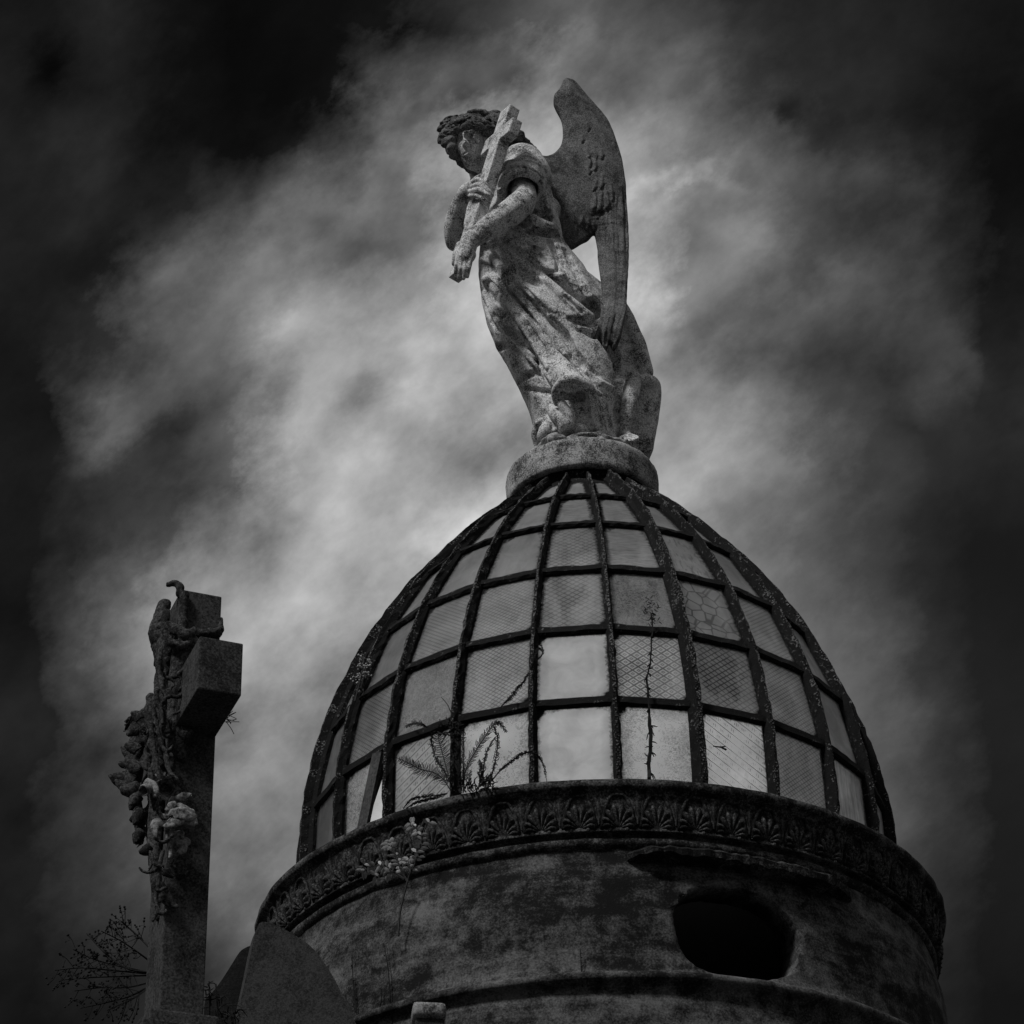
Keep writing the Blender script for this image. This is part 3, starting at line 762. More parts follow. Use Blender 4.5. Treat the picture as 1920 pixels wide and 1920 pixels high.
        return mesh_obj(name, V, Q, mat, parent)
def smooth_pts(pts, rad, n=5):
    P = np.array(pts, float); r = np.array(rad, float)*np.ones(len(P))
    if len(P) < 3: return P, r
    t = np.linspace(0, len(P)-1, (len(P)-1)*n+1)
    t = np.minimum(t, len(P)-1-1e-6)
    return np.stack([catmull(P[:, i], t) for i in range(3)], -1), np.maximum(catmull(r, t), 0.001)
def smooth_px(pts, n=4):
    P = np.array(pts, float)
    if len(P) < 3: 
        t = np.linspace(0, 1, n+1)[:, None]; return P[0]*(1-t)+P[-1]*t
    t = np.minimum(np.linspace(0, len(P)-1, (len(P)-1)*n+1), len(P)-1-1e-6)
    return np.stack([catmull(P[:, i], t) for i in range(P.shape[1])], -1)

# ------------------------------------------------------------------ the angel
def S(x, y, dy=0.0): return at(x, y, AY+dy)
PX = 1/382.0                       # metres per photograph pixel at the statue
z1 = lambda x, y: (780+x/3.84, 120+y/3.84)
z3 = lambda x, y: (880+x/5.3333, 420+y/5.3333)
z4 = lambda x, y: (980+x/6.857, 640+y/6.857)
zf = lambda x, y: (810+x/9.6, 190+y/9.6)
z2 = lambda x, y: (830+x/8.348, 320+y/8.348)
angel = empty('angel_statue', (AX, AY, 7.645))
tag(angel, 'weathered stone angel with raised wing clasping a cross on top of the dome', 'statue')

fl_ = Field(S(815, 900, -0.5)*[1, 1, 1]-[0.0, 0, 0], S(1245, 195, 0.42), 0.0052)
fl_.lo  # body and robe share one field
B = fl_
def P1(x, y, dy=0.0): return S(*z1(x, y), dy)
def P4(x, y, dy=0.0): return S(*z4(x, y), dy)
# --- legs and skirt as a stack of ellipses that follows the outline
rows = [(392, 925, 1052, 0.00, 0.15), (430, 905, 1046, 0.00, 0.165), (470, 898, 1064, 0.0, 0.185), (511, 897, 1098, 0.0, 0.20), (560, 903, 1128, 0.0, 0.215), (600, 912, 1150, 0.0, 0.225),
        (640, 928, 1160, 0.0, 0.23), (680, 952, 1166, 0.0, 0.23), (720, 972, 1168, 0.0, 0.23), (760, 990, 1166, 0.0, 0.23), (800, 1001, 1160, 0.0, 0.23), (850, 1003, 1156, 0.0, 0.23)]
lz = []; 
for (v, L, R_, dy, hb) in rows:
    pl, pr = S(L, v, dy), S(R_, v, dy); c_ = (pl+pr)/2
    lz.append((c_[2], c_[0], c_[1], (pr[0]-pl[0])/2, hb))
lz = np.array(lz)[::-1]
def loft(x, y, z):
    zq = z[0, 0, :]
    it = lambda q: np.interp(zq, lz[:, 0], lz[:, q])[None, None, :]
    a, b_ = it(3), it(4); u_, v_ = (x-it(1))/a, (y-it(2))/b_
    k0 = np.sqrt(u_*u_+v_*v_)+1e-6; k1 = np.sqrt((u_/a)**2+(v_/b_)**2)+1e-6
    d = k0*(k0-1)/k1
    d = np.maximum(d, lz[0, 0]-z); return np.maximum(d, z-lz[-1, 0])
B.apply(loft, (lz[:, 1]-lz[:, 3]).min()*np.array([1, 0, 0])+np.array([0, AY-0.26, lz[0, 0]]), np.array([(lz[:, 1]+lz[:, 3]).max(), AY+0.26, lz[-1, 0]]), 0.03)
# back drapery that sweeps down to the right behind the legs
B.curve([S(1022, 450, 0.08), S(1050, 505, 0.10), S(1098, 552, 0.13), S(1140, 600, 0.16), S(1160, 660, 0.18), S(1172, 720, 0.18), S(1180, 800, 0.18), S(1180, 850, 0.18)], np.array([30, 33, 38, 48, 50, 48, 42, 40])*PX, 0.05)
# --- torso
B.chain([S(975, 430, 0.0), S(968, 385, 0.0), S(958, 340, 0.0)], np.array([62, 60, 56])*PX, 0.06)
B.chain([S(958, 335, 0.02), S(972, 320, 0.0)], np.array([56, 40])*PX, 0.06)
B.ellipsoid(S(1000, 385, 0.08), (0.10, 0.12, 0.19), k=0.06)                     # back, where the wing springs
B.curve([S(950, 318, 0.06), S(938, 300, 0.0), S(925, 285, -0.05)], np.array([30, 24, 24])*PX, 0.04)   # neck
# blouse folded over the girdle
B.curve([P1(640, 1010, -.10), P1(790, 1100, -.17), P1(900, 1165, -.14), P1(990, 1190, -.06)], np.array([18, 22, 19, 14])*PX, 0.03)
# near shoulder and sleeve
B.ellipsoid(P1(768, 750, -.04), (0.118, 0.14, 0.122), k=0.04)
B.curve([P1(780, 735, -.06), P1(770, 805, -.12), P1(752, 900, -.18), P1(748, 970, -.22)], np.array([36, 41, 46, 47])*PX, 0.03)
B.ellipsoid(P1(840, 830, -.08), (0.10, 0.12, 0.12), k=0.05)
# the sleeve ends in an open mouth
mc_ = P1(765, 925, -.19); ma_ = P1(745, 1010, -.25)-P1(775, 690, -.06); ma_ /= np.linalg.norm(ma_)
def mouth(x, y, z):
    x, y, z = x-mc_[0], y-mc_[1], z-mc_[2]
    return np.maximum(-(x*ma_[0]+y*ma_[1]+z*ma_[2]), np.sqrt(x*x+y*y+z*z)-0.21)
B.apply(mouth, mc_-0.21, mc_+0.21, 0.012, 'cut')
B.chain([mc_-ma_*0.09, mc_+ma_*0.08], np.array([28, 36])*PX, 0.012, 'cut')
B.chain([S(978, 430, 0.02), S(972, 385, 0.02), S(962, 340, 0.01)], np.array([58, 56, 54])*PX, 0.03)
B.ellipsoid(S(1000, 385, 0.08), (0.10, 0.12, 0.19), k=0.03)
# blouse hanging over the girdle
B.curve([P1(860, 960, -.06), P1(900, 1060, -.07), P1(935, 1130, -.06), P1(985, 1180, -.02)], np.array([22, 26, 25, 14])*PX, 0.03)
# far shoulder
B.ellipsoid(S(925, 318, 0.08), (0.13, 0.13, 0.13), k=0.05)
def fold(pts, rad, mode='add', sink=0.35, k=0.014, conv=z3, n=4):
    """a ridge (or a groove) laid on the stone along a line"""
    rad = np.array(rad, float)*np.ones(len(pts))
    px = smooth_px([(*conv(*p), r) for p, r in zip(pts, rad)], n)
    w_ = [(B.hit(p[0], p[1]), p) for p in px]
    q = []; rr = []
    for h, p in w_:
        if h is None: continue
        d = ray(p[0], p[1]); r_ = max(p[2], 0.6)*PX*(1.85 if mode == 'cut' else 1.45); q.append(h+d*(r_*(sink-0.25) if mode == 'add' else -r_*(sink-0.7))); rr.append(r_)
    k = k*0.55
    if len(q) > 1: 
        # drop jumps in depth
        B.chain(q, rr, k, mode)
# --- big hollows of the skirt first
fold([(1270, 800), (1275, 900), (1330, 1100), (1440, 1300), (1500, 1500), (1500, 1750), (1470, 1900)], [9, 12, 15, 18, 18, 16, 12], 'cut', 0.1, 0.03)
fold([(110, 230), (250, 400), (400, 590), (540, 745), (650, 890), (790, 1020), (900, 1140), (990, 1290), (1110, 1430), (1250, 1530)], [9, 9, 8, 9, 10, 10, 11, 10, 9, 5], 'cut', 0.35, 0.02)
fold([(430, 300), (640, 435), (790, 520), (920, 590), (1060, 690), (1180, 800), (1240, 900)], [5, 6, 7, 8, 9, 9, 8], 'cut', 0.35, 0.018)
fold([(370, 390), (470, 440), (590, 530), (700, 600)], [5, 7, 7, 4], 'cut', 0.4, 0.018)
fold([(190, 610), (270, 720), (350, 800), (430, 870), (540, 1010), (640, 1190), (740, 1350), (830, 1520)], [6, 8, 7, 5, 6, 8, 9, 7], 'cut', 0.35, 0.018)
fold([(300, 1000), (420, 1110), (520, 1200), (620, 1270), (720, 1400)], [3, 7, 8, 8, 5], 'cut', 0.5, 0.02)
fold([(800, 180), (870, 300), (905, 420), (885, 490), (800, 490)], [4, 5, 5, 4, 3], 'cut', 0.3, 0.014)
fold([(1000, 945), (1090, 985), (1210, 1000)], [3, 6, 7], 'cut', 0.2, 0.012)
fold([(1090, 1070), (1160, 1085), (1230, 1120)], [2, 4, 5], 'cut', 0.2, 0.01)
fold([(480, 1590), (570, 1520), (720, 1470)], [3, 4, 3], 'cut', 0.4, 0.014)
fold([(560, 1650), (700, 1670), (850, 1690)], [2, 3, 3], 'cut', 0.4, 0.012)
fold([(290, 1240), (360, 1220), (450, 1260)], [4, 4, 2], 'cut', 0.4, 0.014)
# --- ridges
fold([(240, 330), (400, 560), (540, 745), (660, 920), (760, 1040), (870, 1170), (970, 1310)], [7, 7, 7, 7, 8, 8, 7], 'add', 0.1, 0.016)
fold([(170, 560), (300, 690), (430, 830), (560, 980), (660, 1130), (760, 1300), (850, 1450), (950, 1560)], [7, 9, 9, 9, 10, 12, 14, 17], 'add', 0.35, 0.02)
fold([(320, 1090), (480, 1205), (640, 1340), (760, 1480), (850, 1610)], [2.5, 3.5, 3.5, 3.5, 3], 'add', 0.2, 0.01)
fold([(380, 800), (470, 930), (570, 1080), (680, 1260), (790, 1440)], [3, 4, 4, 4, 4], 'add', 0.2, 0.012)
fold([(330, 230), (460, 340), (620, 470), (760, 560), (900, 690), (1050, 820), (1190, 940)], [4, 6, 6, 6, 7, 8, 9], 'add', 0.3, 0.016)
fold([(870, 210), (905, 330), (915, 450), (930, 520), (1040, 640), (1130, 740), (1210, 860)], [3, 3.5, 4, 5, 4.5, 4, 3], 'add', 0.1, 0.01)
fold([(790, 480), (860, 510), (930, 520)], [3, 4, 5], 'add', 0.1, 0.01)
fold([(300, 420), (430, 520), (560, 640), (700, 760), (860, 880)], [3, 4, 4, 4, 3], 'add', 0.3, 0.012)
fold([(960, 260), (1030, 400), (1110, 560), (1190, 700)], [4, 5, 5, 4], 'cut', 0.5, 0.02)
fold([(1540, 900), (1620, 1060), (1690, 1250), (1740, 1480)], [9, 11, 12, 13], 'add', 0.4, 0.02)
fold([(1180, 1480), (1320, 1590), (1430, 1640)], [3, 4, 3], 'add', 0.4, 0.014)
# finer folds running with the big ones
for pts, rr in [([(150, 420), (260, 560), (380, 690)], [1.5, 2.5, 1.5]), ([(300, 560), (430, 700), (560, 850), (680, 1010)], [1.5, 2.6, 2.6, 1.5]), ([(560, 640), (690, 770), (800, 880)], [1.5, 2.6, 1.5]), ([(700, 860), (800, 960), (880, 1060)], [1.5, 2.4, 1.5]),
                ([(110, 700), (170, 850), (240, 1000), (330, 1100)], [1.5, 2.6, 2.6, 1.5]), ([(250, 900), (360, 1030), (470, 1130)], [1.5, 2.4, 1.5]), ([(430, 1230), (540, 1330), (640, 1430), (740, 1560)], [1.5, 2.6, 2.6, 1.5]), ([(900, 1290), (1010, 1410), (1140, 1500)], [1.5, 2.6, 1.5]),
                ([(960, 720), (1040, 800), (1120, 880)], [1.5, 2.4, 1.5]), ([(480, 250), (600, 330), (700, 400)], [1.2, 2.2, 1.2]), ([(560, 180), (680, 280), (770, 380)], [1.2, 2.0, 1.2]), ([(1050, 1560), (1180, 1650), (1300, 1720)], [1.5, 2.2, 1.2]), ([(1060, 1700), (1160, 1800), (1260, 1860)], [1.5, 2.0, 1.2])]:
    fold(pts, rr, 'cut', 0.2, 0.012); fold([(x+26, y-18) for x, y in pts], [r*0.9 for r in rr], 'add', 0.2, 0.014)
# --- the caught-up hem: a horseshoe of cloth with a deep hollow
B.curve([P4(425, 800, -.26), P4(415, 690, -.29), P4(455, 580, -.32), P4(540, 520, -.34), P4(660, 505, -.34), P4(790, 555, -.33), P4(875, 640, -.31), P4(905, 760, -.29), P4(915, 900, -.26), P4(950, 1060, -.23), P4(985, 1160, -.20)],
        np.array([4, 7, 9, 11, 12, 11, 9, 7.5, 6.5, 5.5, 3])*PX, 0.012)
B.curve([P4(430, 200, -.20), P4(520, 330, -.23), P4(590, 440, -.27), P4(650, 540, -.29)], np.array([11, 15, 20, 23])*PX, 0.02)
B.curve([P4(700, 380, -.21), P4(790, 500, -.24), P4(860, 640, -.24), P4(890, 820, -.22), P4(920, 1020, -.18)], np.array([6, 10, 12, 12, 8])*PX, 0.02)
B.chain([P4(520, 700, -.36), P4(640, 690, -.37), P4(780, 700, -.36)], np.array([13, 17, 13])*PX, 0.008, 'cut')
B.chain([P4(610, 720, -.33), P4(720, 900, -.30)], np.array([16, 12])*PX, 0.008, 'cut')
B.chain([P4(600, 720, -.26), P4(740, 720, -.26), P4(770, 860, -.25), P4(790, 1040, -.23)], np.array([15, 16, 13, 12])*PX, 0.008, 'cut')
B.chain([P4(560, 710, -.21), P4(760, 710, -.21), P4(790, 900, -.17)], np.array([11, 13, 10])*PX, 0.006, 'cut')
B.curve([P4(640, 690, -.32), P4(690, 800, -.30), P4(740, 920, -.28), P4(770, 1060, -.26)], np.array([17, 15, 13, 12])*PX, 0.010, 'cut')
B.curve([P4(450, 730, -.27), P4(520, 830, -.27), P4(590, 950, -.26), P4(610, 1060, -.25)], np.array([7, 9, 10, 9])*PX, 0.012)
B.curve([P4(380, 880, -.2), P4(460, 980, -.23), P4(510, 1080, -.24), P4(480, 1150, -.24)], np.array([11, 11, 8, 5])*PX, 0.014)
B.curve([P4(740, 880, -.2), P4(760, 1000, -.2), P4(770, 1120, -.2)], np.array([13, 14, 16])*PX, 0.02)   # the leg inside
# left hem, cupped
B.curve([P4(330, 990, -.16), P4(230, 1030, -.17), P4(170, 1100, -.14), P4(155, 1220, -.12), P4(180, 1330, -.10), P4(200, 1440, -.08)], np.array([5, 6, 6, 6.5, 6, 5])*PX, 0.012)
B.chain([P4(300, 1090, -.2), P4(260, 1180, -.2), P4(240, 1270, -.2)], np.array([6, 9, 9])*PX, 0.01, 'cut')
B.curve([P4(330, 1060, -.16), P4(300, 1150, -.17), P4(250, 1220, -.16), P4(235, 1290, -.14)], np.array([9, 13, 10, 6])*PX, 0.012)
B.chain([P4(410, 1040, -.24), P4(440, 1140, -.25)], np.array([5, 6])*PX, 0.008, 'cut')
B.chain([P4(330, 1240, -.24), P4(480, 1190, -.25), P4(600, 1130, -.26)], np.array([8, 9, 10])*PX, 0.012, 'cut')
# right: standing leg and the boxy fall of cloth behind it
B.curve([P4(1430, 480, .02), P4(1400, 640, .0), P4(1370, 800, -.01), P4(1340, 950, -.02), P4(1310, 1100, -.02)], np.array([15, 16, 15, 14, 12])*PX, 0.03)
B.curve([P4(1440, 520, .03), P4(1560, 500, .06), P4(1670, 540, .08), P4(1710, 640, .1), P4(1705, 800, .11), P4(1670, 1000, .12), P4(1620, 1200, .12), P4(1590, 1400, .12)], np.array([9, 12, 13, 11, 9, 9, 9, 8])*PX, 0.016)
B.chain([P4(1580, 600, .12), P4(1590, 850, .14), P4(1560, 1350, .14)], np.array([22, 24, 18])*PX, 0.03)
B.curve([P4(1560, 690, .02), P4(1545, 850, .02), P4(1520, 1050, .02)], np.array([11, 13, 10])*PX, 0.01, 'cut')
# foot
B.curve([P4(1310, 1110, -.02), P4(1320, 1190, -.02), P4(1370, 1235, -.06)], np.array([10, 10, 8])*PX, 0.014)
for i, (x, y) in enumerate([(1262, 1262), (1330, 1275), (1385, 1280), (1435, 1272), (1478, 1250)]):
    B.chain([P4(1345+12*i, 1215, -.05), P4(x-6, y-16, -.10), P4(x, y, -.115)], np.array([5.2, 4.2, 3.6 if i else 4.4])*PX*0.9, 0.004)
# collar band and folds of the sleeve
def foldz(pts, rad, mode='add', sink=0.2, k=0.008): fold(pts, rad, mode, sink, k, conv=z1)
foldz([(630, 715), (700, 695), (780, 692), (850, 706), (895, 730)], 2.2)
foldz([(600, 770), (680, 742), (780, 742), (870, 775), (915, 830)], 2.4, 'cut', 0.5)
foldz([(640, 790), (720, 760), (800, 765), (870, 800)], 2.0)
foldz([(590, 880), (640, 830), (700, 800)], 3, 'cut', 0.5)
foldz([(900, 860), (912, 960), (905, 1040), (950, 1110)], 5, 'cut', 0.3, 0.012)
foldz([(820, 1060), (880, 1100), (960, 1130)], 4, 'cut', 0.4, 0.012)
foldz([(760, 1080), (830, 1130), (910, 1170), (1000, 1185)], [8, 10, 10, 7], 'add', 0.25, 0.012)
foldz([(770, 1140), (850, 1195), (940, 1228), (1015, 1222)], [6, 7, 7, 5], 'cut', 0.3, 0.006)
foldz([(700, 1010), (790, 1060), (880, 1080), (960, 1060)], [3, 4, 4, 3], 'cut', 0.5, 0.012)
foldz([(640, 1290), (760, 1360), (900, 1330)], 3, 'cut', 0.5, 0.014)
# --- near arm: elbow at the sleeve, forearm across the body to the shaft
el, wr = P1(798, 985, -.30), P1(395, 1268, -.36)
B.curve([P1(770, 880, -.15), P1(775, 975, -.22), P1(725, 1035, -.27), P1(590, 1135, -.32), P1(470, 1215, -.35), P1(395, 1268, -.36)], np.array([22, 25.5, 27, 25, 20, 18])*PX, 0.008)
# near hand: back of the hand, knuckles, fingers folded down over the shaft
B.curve([P1(395, 1265, -0.390), P1(360, 1335, -0.405), P1(348, 1400, -0.410)], np.array([17, 17, 16])*PX, 0.012)
B.ellipsoid(P1(358, 1375, -0.405), (0.052, 0.028, 0.052), k=0.012)
for i, (ax0, ay0, bx, by, cx, cy) in enumerate([(300, 1385, 292, 1450, 285, 1500), (327, 1405, 318, 1475, 312, 1535), (358, 1412, 350, 1480, 342, 1545), (390, 1405, 380, 1470, 370, 1530)]):
    B.chain([P1(ax0+8, ay0-30, -0.415), P1(ax0, ay0+10, -0.425), P1(bx, by, -0.425), P1(cx, cy, -0.405)], np.array([5.5, 5.2, 4.6, 3.8])*PX, 0.005)
B.chain([P1(310, 1300, -0.410), P1(282, 1370, -0.400), P1(272, 1440, -0.380)], np.array([6, 5.2, 4.2])*PX, 0.006)   # thumb
# --- far arm, upright, its hand closing round the shaft
B.curve([S(905, 345, .08), P1(380, 1130, .0), P1(290, 1270, -.10)], np.array([26, 24, 20])*PX, 0.02)
B.curve([P1(275, 1290, -.10), P1(268, 1190, -.14), P1(290, 1080, -.19), P1(325, 980, -.24)], np.array([15, 19, 17.5, 14])*PX, 0.014)
B.curve([P1(322, 985, -.24), P1(362, 920, -.28), P1(405, 885, -.30)], np.array([14, 15, 12])*PX, 0.012)
for pts, r_ in [([(395, 862), (450, 830), (505, 872), (540, 925)], 4.3), ([(392, 890), (455, 866), (512, 903), (550, 945)], 4.3), ([(388, 920), (452, 903), (505, 932), (540, 962)], 4.2), ([(385, 950), (430, 948), (480, 968), (512, 990)], 3.8)]:
    B.curve([P1(pts[0][0], pts[0][1], -.31), P1(pts[1][0], pts[1][1], -.375), P1(pts[2][0], pts[2][1], -.405), P1(pts[3][0], pts[3][1], -.395)], np.array([1.1, 1.05, 0.95, 0.75])*r_*PX, 0.002)
B.chain([P1(385, 875, -.28), P1(440, 825, -.29), P1(488, 795, -.27)], np.array([6.5, 5.5, 4.4])*PX, 0.006)      # thumb
B.rough(0.0009, 38, 3)
fig = B.mesh('figure', M['statue'], angel)
del B.F
# --- head: its own, finer field
H = Field(S(812, 335, -.32), S(985, 200, .16), 0.0034)
hc_ = S(*zf(700, 770), -.13)
n_ = np.array([-0.24, -0.86, -0.30]); n_ /= np.linalg.norm(n_)               # the way the face looks: towards us, down, a little left
upv = np.array([-0.16, -0.28, 0.9]); upv -= n_*(upv@n_); upv /= np.linalg.norm(upv); sdv = np.cross(upv, n_)   # sdv: the angel's left = our right
HR = np.stack([sdv, n_, upv])
def hp(a, b, c): return hc_+a*sdv+b*n_+c*upv                                   # side, forward, up
H.ellipsoid(hp(0, -0.03, 0.02), (0.105, 0.125, 0.135), HR, 0.02)
H.ellipsoid(hp(0, 0.03, -0.055), (0.080, 0.085, 0.105), HR, 0.03)               # jaw
H.ellipsoid(hp(0, 0.07, -0.130), (0.030, 0.030, 0.026), HR, 0.03)               # chin
for s in (-1, 1):
    H.ellipsoid(hp(s*0.041, 0.106, 0.004), (0.030, 0.026, 0.021), HR, 0.012, 'cut')   # eye sockets
    H.ellipsoid(hp(s*0.041, 0.074, 0.003), (0.019, 0.016, 0.013), HR, 0.004)          # eyeballs
    H.chain([hp(s*0.014, 0.093, 0.026), hp(s*0.042, 0.086, 0.036), hp(s*0.070, 0.066, 0.024)], [0.006, 0.007, 0.005], 0.016)   # brows
    H.ellipsoid(hp(s*0.048, 0.083, -0.038), (0.026, 0.022, 0.024), HR, 0.02)          # cheeks
    H.ellipsoid(hp(s*0.013, 0.119, -0.047), (0.009, 0.010, 0.008), HR, 0.006)         # nostrils
    H.ellipsoid(hp(s*0.010, 0.122, -0.056), (0.005, 0.006, 0.005), HR, 0.003, 'cut')
H.chain([hp(0, 0.092, 0.022), hp(0, 0.114, -0.015), hp(0, 0.132, -0.044)], [0.009, 0.011, 0.012], 0.010)   # nose
H.chain([hp(-0.028, 0.102, -0.083), hp(0, 0.116, -0.079), hp(0.028, 0.102, -0.083)], [0.005, 0.008, 0.005], 0.005)
H.chain([hp(-0.020, 0.106, -0.097), hp(0, 0.116, -0.099), hp(0.020, 0.106, -0.097)], [0.005, 0.008, 0.005], 0.005)
H.chain([hp(-0.034, 0.108, -0.091), hp(0, 0.126, -0.089), hp(0.034, 0.108, -0.091)], [0.005, 0.006, 0.005], 0.004, 'cut')
H.curve([hp(0.01, -0.01, -0.10), hp(0.03, -0.06, -0.18)], [0.06, 0.058], 0.03)          # throat
head = H.mesh('head', M['statue'], angel)
# hair: thick waves parted in the middle, rolled back over the ears, a long lock at the nape
A_ = Field(S(808, 345, -.32), S(1012, 198, .22), 0.0042)
A_.ellipsoid(hp(0, -0.055, 0.055), (0.122, 0.130, 0.125), HR, 0.02)
# open the face
A_.ellipsoid(hp(0.0, 0.12, -0.045), (0.104, 0.17, 0.135), HR, 0.01, 'cut')
def lock(pts, rad, dy=-.15, k=0.012, conv=zf):
    pts = [S(*conv(*p[:2]), p[2] if len(p) > 2 else dy) for p in pts]
    A_.curve(pts, np.array(rad)*PX, k)
# our left side: curls that stand out from the temple and cheek
lock([(700, 330, -.20), (520, 380, -.23), (340, 410, -.22), (210, 450, -.19)], [9, 11, 11, 9])
lock([(620, 290, -.18), (420, 330, -.19), (270, 400, -.18), (190, 500, -.17)], [8, 10, 11, 10])
lock([(480, 480, -.23), (360, 510, -.23), (270, 520, -.2)], [7, 9, 9])
lock([(430, 560, -.22), (320, 600, -.21), (210, 640, -.18), (170, 710, -.17)], [7, 9, 10, 9])
lock([(400, 620, -.22), (330, 700, -.21), (250, 760, -.19)], [7, 9, 10])
lock([(390, 740, -.20), (340, 830, -.2), (300, 880, -.18)], [6, 9, 8])
lock([(410, 830, -.19), (370, 920, -.19), (390, 980, -.18)], [6, 8, 8])
lock([(450, 960, -.17), (480, 1060, -.15), (600, 1170, -.12), (760, 1260, -.09), (840, 1290, -.08)], [7, 7, 7, 8, 7])
# over the forehead and crown
lock([(800, 470, -.26), (720, 420, -.27), (640, 440, -.27), (560, 480, -.26)], [6, 9, 9, 7])
lock([(860, 480, -.25), (800, 380, -.26), (700, 320, -.24), (600, 300, -.2)], [6, 9, 9, 8])
lock([(840, 500, -.25), (930, 420, -.24), (1000, 370, -.2), (1090, 320, -.15)], [7, 10, 11, 11])
lock([(900, 520, -.24), (1010, 480, -.22), (1100, 400, -.17), (1180, 300, -.11)], [7, 11, 12, 11])
lock([(960, 580, -.22), (1060, 540, -.2), (1150, 460, -.15)], [8, 12, 12])
lock([(700, 230, -.14), (850, 215, -.13), (990, 250, -.12)], [9, 10, 9])
lock([(1030, 260, -.1), (1150, 255, -.1), (1200, 330, -.1)], [10, 11, 9])
# behind the cross and down the nape to the shoulder
lock([(1250, 500, -.10), (1420, 560, -.10), (1560, 610, -.09), (1600, 680, -.08)], [11, 13, 12, 9])
lock([(1500, 660, -.06), (1640, 730, -.04), (1730, 780, -.02)], [10, 11, 8])
lock([(1640, 770, -.03), (1770, 840, -.01), (1840, 920, 0.0)], [8, 9, 6])
lock([(1100, 560, -.1), (1260, 700, -.06), (1420, 800, -.02)], [14, 16, 14])
rr_ = random.Random(5)
# strands cut into the waves
for i in range(46):
    a = rr_.uniform(-1.9, 1.9); c0 = rr_.uniform(-0.02, 0.10)
    p = [hp(0.135*math.sin(a+q*0.12), 0.11*math.cos(a*0.8)-0.02-q*0.03, c0+0.06*math.cos(a)-q*0.035+0.02) for q in range(4)]
    A_.chain(p, [0.003, 0.0055, 0.0055, 0.003], 0.006, 'cut')
A_.rough(0.0035, 95, 6)
for i in range(150):
    x, y = rr_.uniform(120, 1220), rr_.uniform(190, 620)
    q = A_.hit(*zf(x, y)); 
    a = rr_.gauss(-0.35 if x < 650 else 0.35, 0.35); L = rr_.uniform(60, 150); pts = []
    for t in (0, .33, .66, 1):
        xx, yy = zf(x+L*t*math.cos(a), y+L*t*math.sin(a)+16*math.sin(t*3.1)); pts.append((xx, yy))
    Hs = [A_.hit(*p) for p in pts]
    if max(np.linalg.norm(Hs[k+1]-Hs[k]) for k in range(3)) < 0.035: A_.chain(Hs, [0.0022, 0.0042, 0.0042, 0.0022], 0.003, 'cut')
hair = A_.mesh('hair', M['wing'], head)
# --- the wing: carved slab, thicker along its leading edge, feathers in tiers
w1 = lambda x, y: z1(x, y)
OUT = [(1085, 112), (1145, 132), (1200, 195), (1255, 262), (1320, 335), (1375, 405), (1415, 485), (1445, 570), (1475, 660), (1495, 760), (1510, 900), (1522, 1060), (1530, 1200), (1532, 1340), (1528, 1490), (1520, 1640), (1515, 1760),
       (1500, 1850), (1480, 1945), (1455, 2015), (1430, 2052), (1418, 2056), (1402, 2030), (1390, 2008), (1376, 2050), (1360, 2080), (1347, 2056), (1336, 2008), (1320, 2036), (1304, 2060), (1292, 2030), (1284, 1994), (1268, 2022), (1248, 2044), (1252, 2020), (1270, 1975), (1300, 1920), (1322, 1850), (1332, 1760), (1337, 1660), (1335, 1570), (1325, 1500),
       (1312, 1420), (1308, 1340), (1296, 1270), (1280, 1222), (1240, 1262), (1180, 1292), (1112, 1328), (1060, 1300), (1000, 1240), (930, 1180), (880, 1080), (860, 960), (850, 820), (850, 700), (872, 668), (935, 674), (985, 662), (1020, 632), (1046, 585), (1058, 535), (1056, 470), (1048, 415), (1028, 370), (1005, 325), (990, 285), (990, 250), (1002, 222), (1030, 195), (1045, 165), (1060, 130)]
wpx = [tuple(q) for q in smooth_px([w1(*p) for p in OUT+OUT[:1]], 3)]
def Wd(x, y):                      # depth of the wing: springs from the back, bows away, tip curls forward
    t = max(0, min(1, (y-430)/200)); return 0.06+0.10*math.sin(max(0, min(1, (x-1000)/180))*1.9)-0.00030*(y-420)*(y < 430)-0.30*t*t*(3-2*t)
def Wp(x, y, o=0.0):
    p = S(x, y, Wd(x, y)); return p+o*ray(x, y)
W = Field(S(1000, 672, -.30)-[0, .08, .1], S(1190, 143, .36), 0.0048)
wx, wy = np.array([p[0] for p in wpx]), np.array([p[1] for p in wpx])
def poly_sd(px, py):
    d = np.full(px.shape, 1e9, np.float32); ins = np.zeros(px.shape, bool); n = len(wx)
    for i in range(n):
        x0, y0, x1, y1 = wx[i-1], wy[i-1], wx[i], wy[i]
        ex_, ey_ = x1-x0, y1-y0; t = np.clip(((px-x0)*ex_+(py-y0)*ey_)/(ex_*ex_+ey_*ey_), 0, 1)
        d = np.minimum(d, (px-x0-t*ex_)**2+(py-y0-t*ey_)**2)
        c_ = (y0 > py) != (y1 > py); ins ^= c_ & (px < (x1-x0)*(py-y0)/(y1-y0+1e-9)+x0)
    return np.where(ins, -1, 1)*np.sqrt(d)
